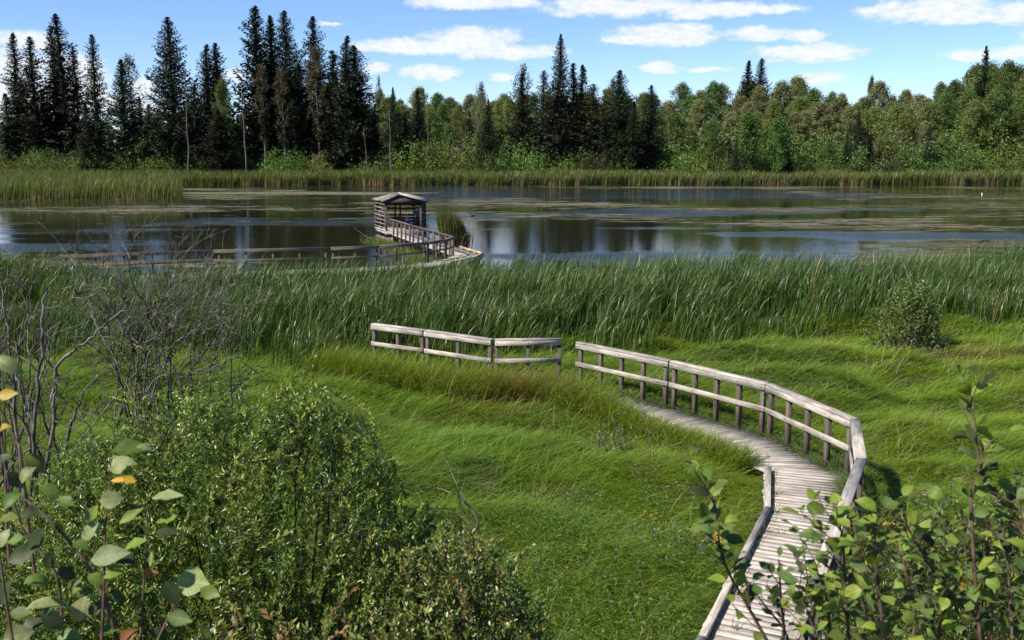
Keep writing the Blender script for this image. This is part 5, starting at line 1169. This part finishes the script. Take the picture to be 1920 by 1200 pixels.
# ---- narrow leaved shrubs on the bank below the camera
def bank_shrub(label, outline, Y0, Y1, ntw, per, leafL, asp, base_px, cols, cp, depth=1.5, tw_len=.34, nst=60, name='willow_shrub', mat='willow', upright=.9, pyref=900, rag=10):
    r = r3; ox = [p[0] for p in outline]; oy = [p[1] for p in outline]; mb = MB(); P = []; D = []; Nn = []; C = []
    Ym = (Y0 + Y1) / 2; bx0 = float(at_y(base_px, pyref, Ym)[0]); bz = float(gh(bx0, Ym)); tips = []
    for i in range(ntw):
        px = r.uniform(ox[0], ox[-1]); u = r.random(); Yd = Y0 + (Y1 - Y0) * r.random()
        sway = 1 - .28 * ((Yd - Ym) / (Y1 - Y0) * 2) ** 2
        topz = at_y(px, np.interp(px, ox, oy) + r.normal(0, rag) + rag * 5 * (fbm(px * .03, Yd * 2.0) - .5) - (rag * 4 * r.random() if r.random() < .06 else 0), Ym)[2]; x = at_y(px, pyref, Yd)[0]; g = float(gh(x, Yd))
        z = g + (topz - g) * sway - depth * u ** 1.6 * (1 if r.random() < .9 else .5)
        if z < g + .15 or (u > .08 and r.random() > sstep(.26, .52, fbm(px * .022 + 3, z * 2.2 + Yd))): continue
        tips.append((x, Yd, z))
    tips = np.array(tips); order = r.permutation(len(tips))
    for j, k in enumerate(order):
        tip = tips[k]; out_ = np.array([tip[0] - bx0, (tip[1] - Ym) * .8, 0]); d = unit(np.array([0, 0, upright * .75]) + out_ * .4 + r.normal(0, .38, 3)); L_ = tw_len * r.uniform(.6, 1.2)
        tw = wander(tip - d * L_, d, L_, 4, .10, .03, r); tw += tip - tw[-1]
        mb.tube(tw, [.0032, .0026, .002, .0015, .001], 3)
        if j < nst:
            b_ = np.array([bx0 + (tip[0] - bx0) * .35 + r.normal(0, .15), Ym + (tip[1] - Ym) * .4 + r.normal(0, .1), 0]); b_[2] = float(gh(b_[0], b_[1])) - .05
            mid = (b_ + tw[0]) / 2 + np.array([(tip[0] - bx0) * .12, 0, .15]) + r.normal(0, .08, 3)
            mb.tube(smooth_poly([b_, mid, tw[0]], 4), np.linspace(.016, .005, 9), 5)
        m = int(per * r.uniform(.6, 1.2)); tone = np.array(cols[r.choice(len(cols), p=cp)]) * r.uniform(.75, 1.2)
        for i in range(m):
            q, td = lerp_poly(tw, (i + .5) / m); az = i * 2.4 + r.normal(0, .4)
            P.append(q); D.append(td * r.uniform(.5, 1.1) + np.array([math.cos(az), math.sin(az), .1]) * .8); Nn.append(np.array([0, 0, 1.]) + r.normal(0, .6, 3)); C.append(tone * (1 + .35 * (i / m - .5)) * (1 + r.normal(0, .06, 3)))
    n = len(P); root = thing(name, label, 'shrub', (bx0, Ym, bz)); off = np.array([bx0, Ym, bz])
    V, T, Cc = leaf_cards(np.array(P) - off, D, Nn, leafL * r.uniform(.6, 1.25, n), leafL * asp * r.uniform(.8, 1.2, n), np.clip(C, .004, .9), .22)
    mb.v = [v - off for v in mb.v]; mb.build('stems', M['twig_dark'], root); mesh_np('foliage', V, None, T, M[mat], root, Cc)
    return root
GW = [(.085, .130, .022), (.120, .165, .028), (.060, .095, .024), (.19, .205, .035)]
bank_shrub('big dense willow with small dark green leaves filling the lower left foreground', [(-120, 1010), (40, 960), (110, 860), (180, 800), (260, 775), (340, 775), (400, 745), (450, 770), (520, 735), (580, 760), (615, 745), (680, 800), (735, 880), (770, 960), (850, 1000), (900, 1080), (960, 1130)], 6.3, 8.4, 7000, 40, .043, .30, 480, [(.100, .170, .024), (.150, .225, .030), (.065, .118, .022), (.23, .27, .04)], [.34, .30, .20, .16], 1.9, .36, 120, rag=19)
bank_shrub('low shrub with yellow tinged oval leaves at the right foot of the big willow', [(700, 1090), (770, 1030), (840, 985), (900, 1010), (960, 1060), (1010, 1120), (1030, 1180)], 5.8, 7.0, 1100, 20, .044, .48, 860, [(.11, .16, .03), (.19, .20, .045), (.22, .13, .05), (.08, .125, .025)], [.45, .25, .06, .24], 1.2, .26, 40, 'low_shrub')
bank_shrub('low reddish yellow seedlings along the bottom edge below the big willow', [(330, 1200), (380, 1160), (440, 1140), (500, 1165), (560, 1140), (620, 1130), (680, 1160), (740, 1190)], 4.0, 4.8, 150, 11, .045, .46, 520, [(.24, .14, .05), (.22, .20, .05), (.12, .16, .03)], [.3, .35, .35], .5, .2, 24, 'low_shrub')
bank_shrub('dark narrow leaved willow behind the leafy stems in the lower right corner', [(1560, 1110), (1620, 1040), (1690, 990), (1760, 960), (1850, 945), (1930, 930), (2040, 920)], 7.4, 9.0, 2300, 26, .052, .26, 1800, GW, [.40, .22, .30, .08], 1.3, .32, 60)
# ---- bushes out in the meadow
bank_shrub('rounded dull green bush alone at the back edge of the right meadow', [(1618, 610), (1635, 580), (1655, 575), (1690, 548), (1715, 530), (1742, 552), (1766, 600)], 28.6, 30.2, 900, 14, .080, .5, 1690, [(.095, .15, .03), (.13, .19, .04), (.07, .105, .026), (.15, .17, .06)], [.4, .3, .2, .1], 1.2, .42, 60, 'meadow_bush', pyref=585, rag=9)
bank_shrub('low brown dry scrub in front of the rounded meadow bush', [(1640, 655), (1670, 642), (1720, 650), (1770, 646), (1800, 668)], 26.2, 27.6, 150, 10, .06, .3, 1710, [(.14, .095, .055), (.10, .085, .04)], [.6, .4], .35, .35, 40, 'dry_scrub', pyref=650)
bank_shrub('sparse pale leaved seedling willow in the middle of the left meadow', [(1085, 850), (1110, 800), (1150, 790), (1185, 810), (1215, 840), (1235, 880)], 17.0, 18.2, 120, 13, .06, .34, 1160, [(.16, .19, .06), (.10, .14, .035)], [.5, .5], .55, .4, 24, 'willow_seedling')
def bare(label, base_px, base_py, Y, tops, r0, seed, nsub=5, name='bare_shrub', spread=.25, green=0, wob=.10):
    """leafless stems from one root crown to the traced tip positions, forked into fine twigs"""
    r = np.random.default_rng(seed); b0 = at_y(base_px, base_py, Y); b0[2] = float(gh(b0[0], Y)) - .05; root = thing(name, label, 'shrub', tuple(b0)); mb = MB(); P = []; D = []; C = []
    for px, py in tops:
        Yt = Y + r.normal(0, .55); t_ = at_y(px, py, Yt) - b0; s_ = np.array([r.normal(0, spread), r.normal(0, spread), 0])
        mid = s_ + (t_ - s_) * .45 + np.array([t_[0] * -.10, 0, .10 * t_[2]]) + r.normal(0, wob * 1.2, 3)
        L_ = np.linalg.norm(t_); pl = smooth_poly([s_, mid, t_ * .8 + s_ * .2 + r.normal(0, wob, 3), t_], 5); pl[1:-1] += r.normal(0, .02, (len(pl) - 2, 3)); mb.tube(pl, np.linspace(r0 * r.uniform(.6, 1.15), .003, len(pl)), 5)
        for k in range(nsub):
            o, td = lerp_poly(pl, r.uniform(.25, .97)); sl = L_ * r.uniform(.10, .34); tw = wander(o, unit(td + r.normal(0, .55, 3)), sl, 6, .16, .03, r); mb.tube(tw, np.linspace(r0 * .30, .0022, 7), 4)
            for j in range(3):
                o2, t2 = lerp_poly(tw, r.uniform(.2, 1)); tw2 = wander(o2, unit(t2 + r.normal(0, .6, 3)), sl * r.uniform(.25, .6), 4, .2, .02, r); mb.tube(tw2, [.0045, .0036, .003, .0024, .0018], 3)
                if green and o2[2] < green * r.uniform(.5, 1.1):
                    for _ in range(16):
                        q, tq = lerp_poly(tw2, r.random()); P.append(q); D.append(tq + r.normal(0, .7, 3)); C.append(np.array([.095, .13, .03]) * r.uniform(.6, 1.3))
    mb.build('stems', M['twig'], root)
    if P:
        n = len(P); V, T, Cc = leaf_cards(P, D, r.normal(0, 1, (n, 3)) + np.array([0, 0, 1.]), .055 * r.uniform(.6, 1.3, n), .018 * r.uniform(.8, 1.3, n), C, .2); mesh_np('foliage', V, None, T, M['willow'], root, Cc)
    return root
rb_ = np.random.default_rng(5)
tops = [(168, 480), (205, 470), (232, 430), (262, 470), (278, 530), (300, 495), (318, 470), (345, 500), (372, 500), (392, 520), (412, 530), (405, 565), (395, 610), (418, 572), (440, 590), (452, 700), (415, 720), (180, 560), (150, 545), (130, 600), (240, 560), (290, 600), (330, 585), (355, 620), (190, 640), (425, 650), (250, 480), (120, 470), (210, 520), (310, 540), (380, 560), (270, 620), (160, 620), (340, 660), (230, 640)]
bare('half dead willow clump with a fan of grey bare stems above thin leaves', 285, 800, 18.5, [(a_ + 22, b_) for a_, b_ in tops], .024, 61, 10, 'bare_shrub', .55, 2.3)
tops = [(20, 470), (45, 560), (0, 520), (60, 500), (100, 540), (-30, 560), (30, 620), (130, 700), (-20, 640), (110, 640), (70, 600), (-60, 600), (90, 690), (150, 760), (0, 690)]
bare('tangle of bare dead stems at the left edge behind the pale leaved shrub', 60, 960, 13.5, tops, .030, 62, 5, 'bare_shrub', .35, 0)
# the traced forked limbs of a dead shrub
root = thing('dead_shrub', 'dead shrub with thick dark forked limbs near the left edge', 'shrub', (0, 0, 0)); mb = MB(); Yd = 11.5
lim = [([(75, 1000), (82, 925), (97, 800), (104, 703), (133, 663), (163, 640), (190, 617), (213, 595), (250, 577)], .030), ([(100, 760), (104, 703), (88, 657), (95, 633), (117, 597)], .016), ([(60, 980), (67, 767), (80, 667), (78, 607), (82, 573), (87, 540), (110, 513), (113, 490)], .026),
       ([(65, 960), (60, 800), (47, 767), (33, 717), (18, 690), (-5, 672)], .030), ([(110, 980), (120, 850), (133, 793), (147, 760), (163, 723)], .034), ([(50, 970), (30, 800), (22, 673), (13, 613), (0, 533), (-8, 500)], .022), ([(85, 940), (105, 865), (125, 820), (190, 760), (200, 735)], .014),
       ([(80, 700), (50, 675), (20, 650), (-10, 640)], .012), ([(82, 578), (120, 572), (140, 555), (150, 548)], .008), ([(104, 790), (140, 805), (170, 830), (200, 850), (235, 845)], .010), ([(163, 640), (215, 648), (245, 643), (275, 645)], .008), ([(60, 830), (100, 850), (150, 860), (170, 880)], .012)]
for pts, rr in lim:
    P = smooth_poly(traced(pts, Yd, r3.normal(0, .25)), 4); P[1:] += r3.normal(0, .012, (len(P) - 1, 3))
    if pts[0][1] > 930: P = np.concatenate([[[P[0][0], P[0][1], float(gh(P[0][0], P[0][1])) - .1]], P])
    mb.tube(P, np.linspace(rr, rr * .22, len(P)), 6)
    for k in range(5):
        o, td = lerp_poly(P, r3.uniform(.35, 1)); tw = wander(o, unit(td + r3.normal(0, .7, 3)), r3.uniform(.2, .7), 5, .25, .02, r3); mb.tube(tw, np.linspace(.007, .002, 6), 4)
mb.build('limbs', M['twig'], root)
def stick(label, pts, Y, r0, nb=4, leaves=0):
    P = smooth_poly(traced(pts, Y)); P[0][2] = float(gh(P[0][0], P[0][1])) - .03; b0 = P[0].copy(); P -= b0; root = thing('bare_sapling', label, 'sapling', tuple(b0)); mb = MB(); mb.tube(P, np.linspace(r0, .003, len(P)), 5); Pp = []
    for k in range(nb):
        o, td = lerp_poly(P, r3.uniform(.25, .95)); tw = wander(o, unit(td + r3.normal(0, .7, 3)), r3.uniform(.15, .5), 5, .2, .04, r3); mb.tube(tw, np.linspace(.006, .002, 6), 4); Pp.append(tw)
    mb.build('stem', M['twig'], root)
    if leaves:
        q = np.array([lerp_poly(Pp[r3.integers(len(Pp))], r3.random())[0] for _ in range(leaves)]); V, T, C = leaf_cards(q, rnd_dir(leaves, r3) + [0, 0, .4], rnd_dir(leaves, r3) + [0, 0, .6], .06 * r3.uniform(.7, 1.3, leaves), np.full(leaves, .02), vary([.11, .15, .04], leaves, .3, .05, r3)); mesh_np('leaves', V, None, T, M['willow'], root, C)
stick('thin dark bare sapling standing in the left meadow beside the boardwalk', [(1215, 895), (1220, 840), (1212, 790), (1195, 755), (1165, 730)], 17.0, .013, 7, 60)
stick('short bare twig sticking out of the top right side of the big willow', [(735, 890), (705, 835), (690, 810), (668, 795)], 8.3, .012, 5)
stick('short bent bare twig at the right slope of the big willow', [(900, 985), (885, 955), (868, 938), (855, 925)], 7.6, .009, 4)
# ---- wildflowers
def flowers(label, px, py, n, spread, col, h):
    c0 = at_z(px, py, .45); root = thing('wildflower_patch', label, 'wildflowers', (c0[0], c0[1], float(gh(c0[0], c0[1]))))
    for i in range(n):
        x, y = r3.normal(0, spread, 2); z0 = float(gh(c0[0] + x, c0[1] + y)) - root.location[2]; hh = h * r3.uniform(.7, 1.1); tip = np.array([x + r3.normal(0, .06), y, z0 + hh]); st = MB()
        st.tube([(x, y, z0 - .03), (x + r3.normal(0, .02), y, z0 + hh * .5), tip], [.003, .0025, .002], 4, (.05, .08, .02)); m = 18
        G = np.array([np.array([x, y, z0]) + (tip - np.array([x, y, z0])) * r3.uniform(.1, .95) for k in range(m)]); V, T, Cc = leaf_cards(G, rnd_dir(m, r3) + [0, 0, .5], rnd_dir(m, r3) + [0, 0, .6], np.full(m, .07), np.full(m, .016), vary([.09, .15, .032], m, .3, .06, r3))
        st.add(V, (), T, Cc); s_o = st.build('flower_stem', M['grass'], root)
        k = np.arange(16); D = np.stack([np.cos(k * 2.4), np.sin(k * 2.4), r3.uniform(.1, 1.2, 16)], 1)
        V, T, Cc = leaf_cards(np.tile(tip, (16, 1)), D, rnd_dir(16, r3), .026, .013, np.array(col) * r3.uniform(.7, 1.15, (16, 1)), .2); mesh_np('blossom', V, None, T, M['grass'], s_o, Cc)
PK = (.42, .24, .40)
flowers('small patch of mauve flowers left of the bare sapling', 1095, 932, 16, .22, PK, .50)
flowers('mauve flowers scattered below the bare sapling', 1262, 908, 22, .35, PK, .48)
flowers('loose drift of faded mauve flowers left of the boardwalk', 1290, 1010, 34, .50, (.40, .27, .36), .42)
flowers('sparse mauve flowers low in the grass near the bottom of the meadow', 1165, 1080, 20, .55, (.38, .26, .36), .40)
flowers('mauve flowers in the shade right of the railing behind the leafy shrubs', 1722, 965, 40, .45, PK, .55)
flowers('single yellow flower head beside the mauve drift', 1222, 958, 3, .03, (.75, .42, .02), .45)
flowers('two yellow flowers in the meadow near the bend of the boardwalk', 1152, 755, 4, .06, (.75, .42, .02), .45)
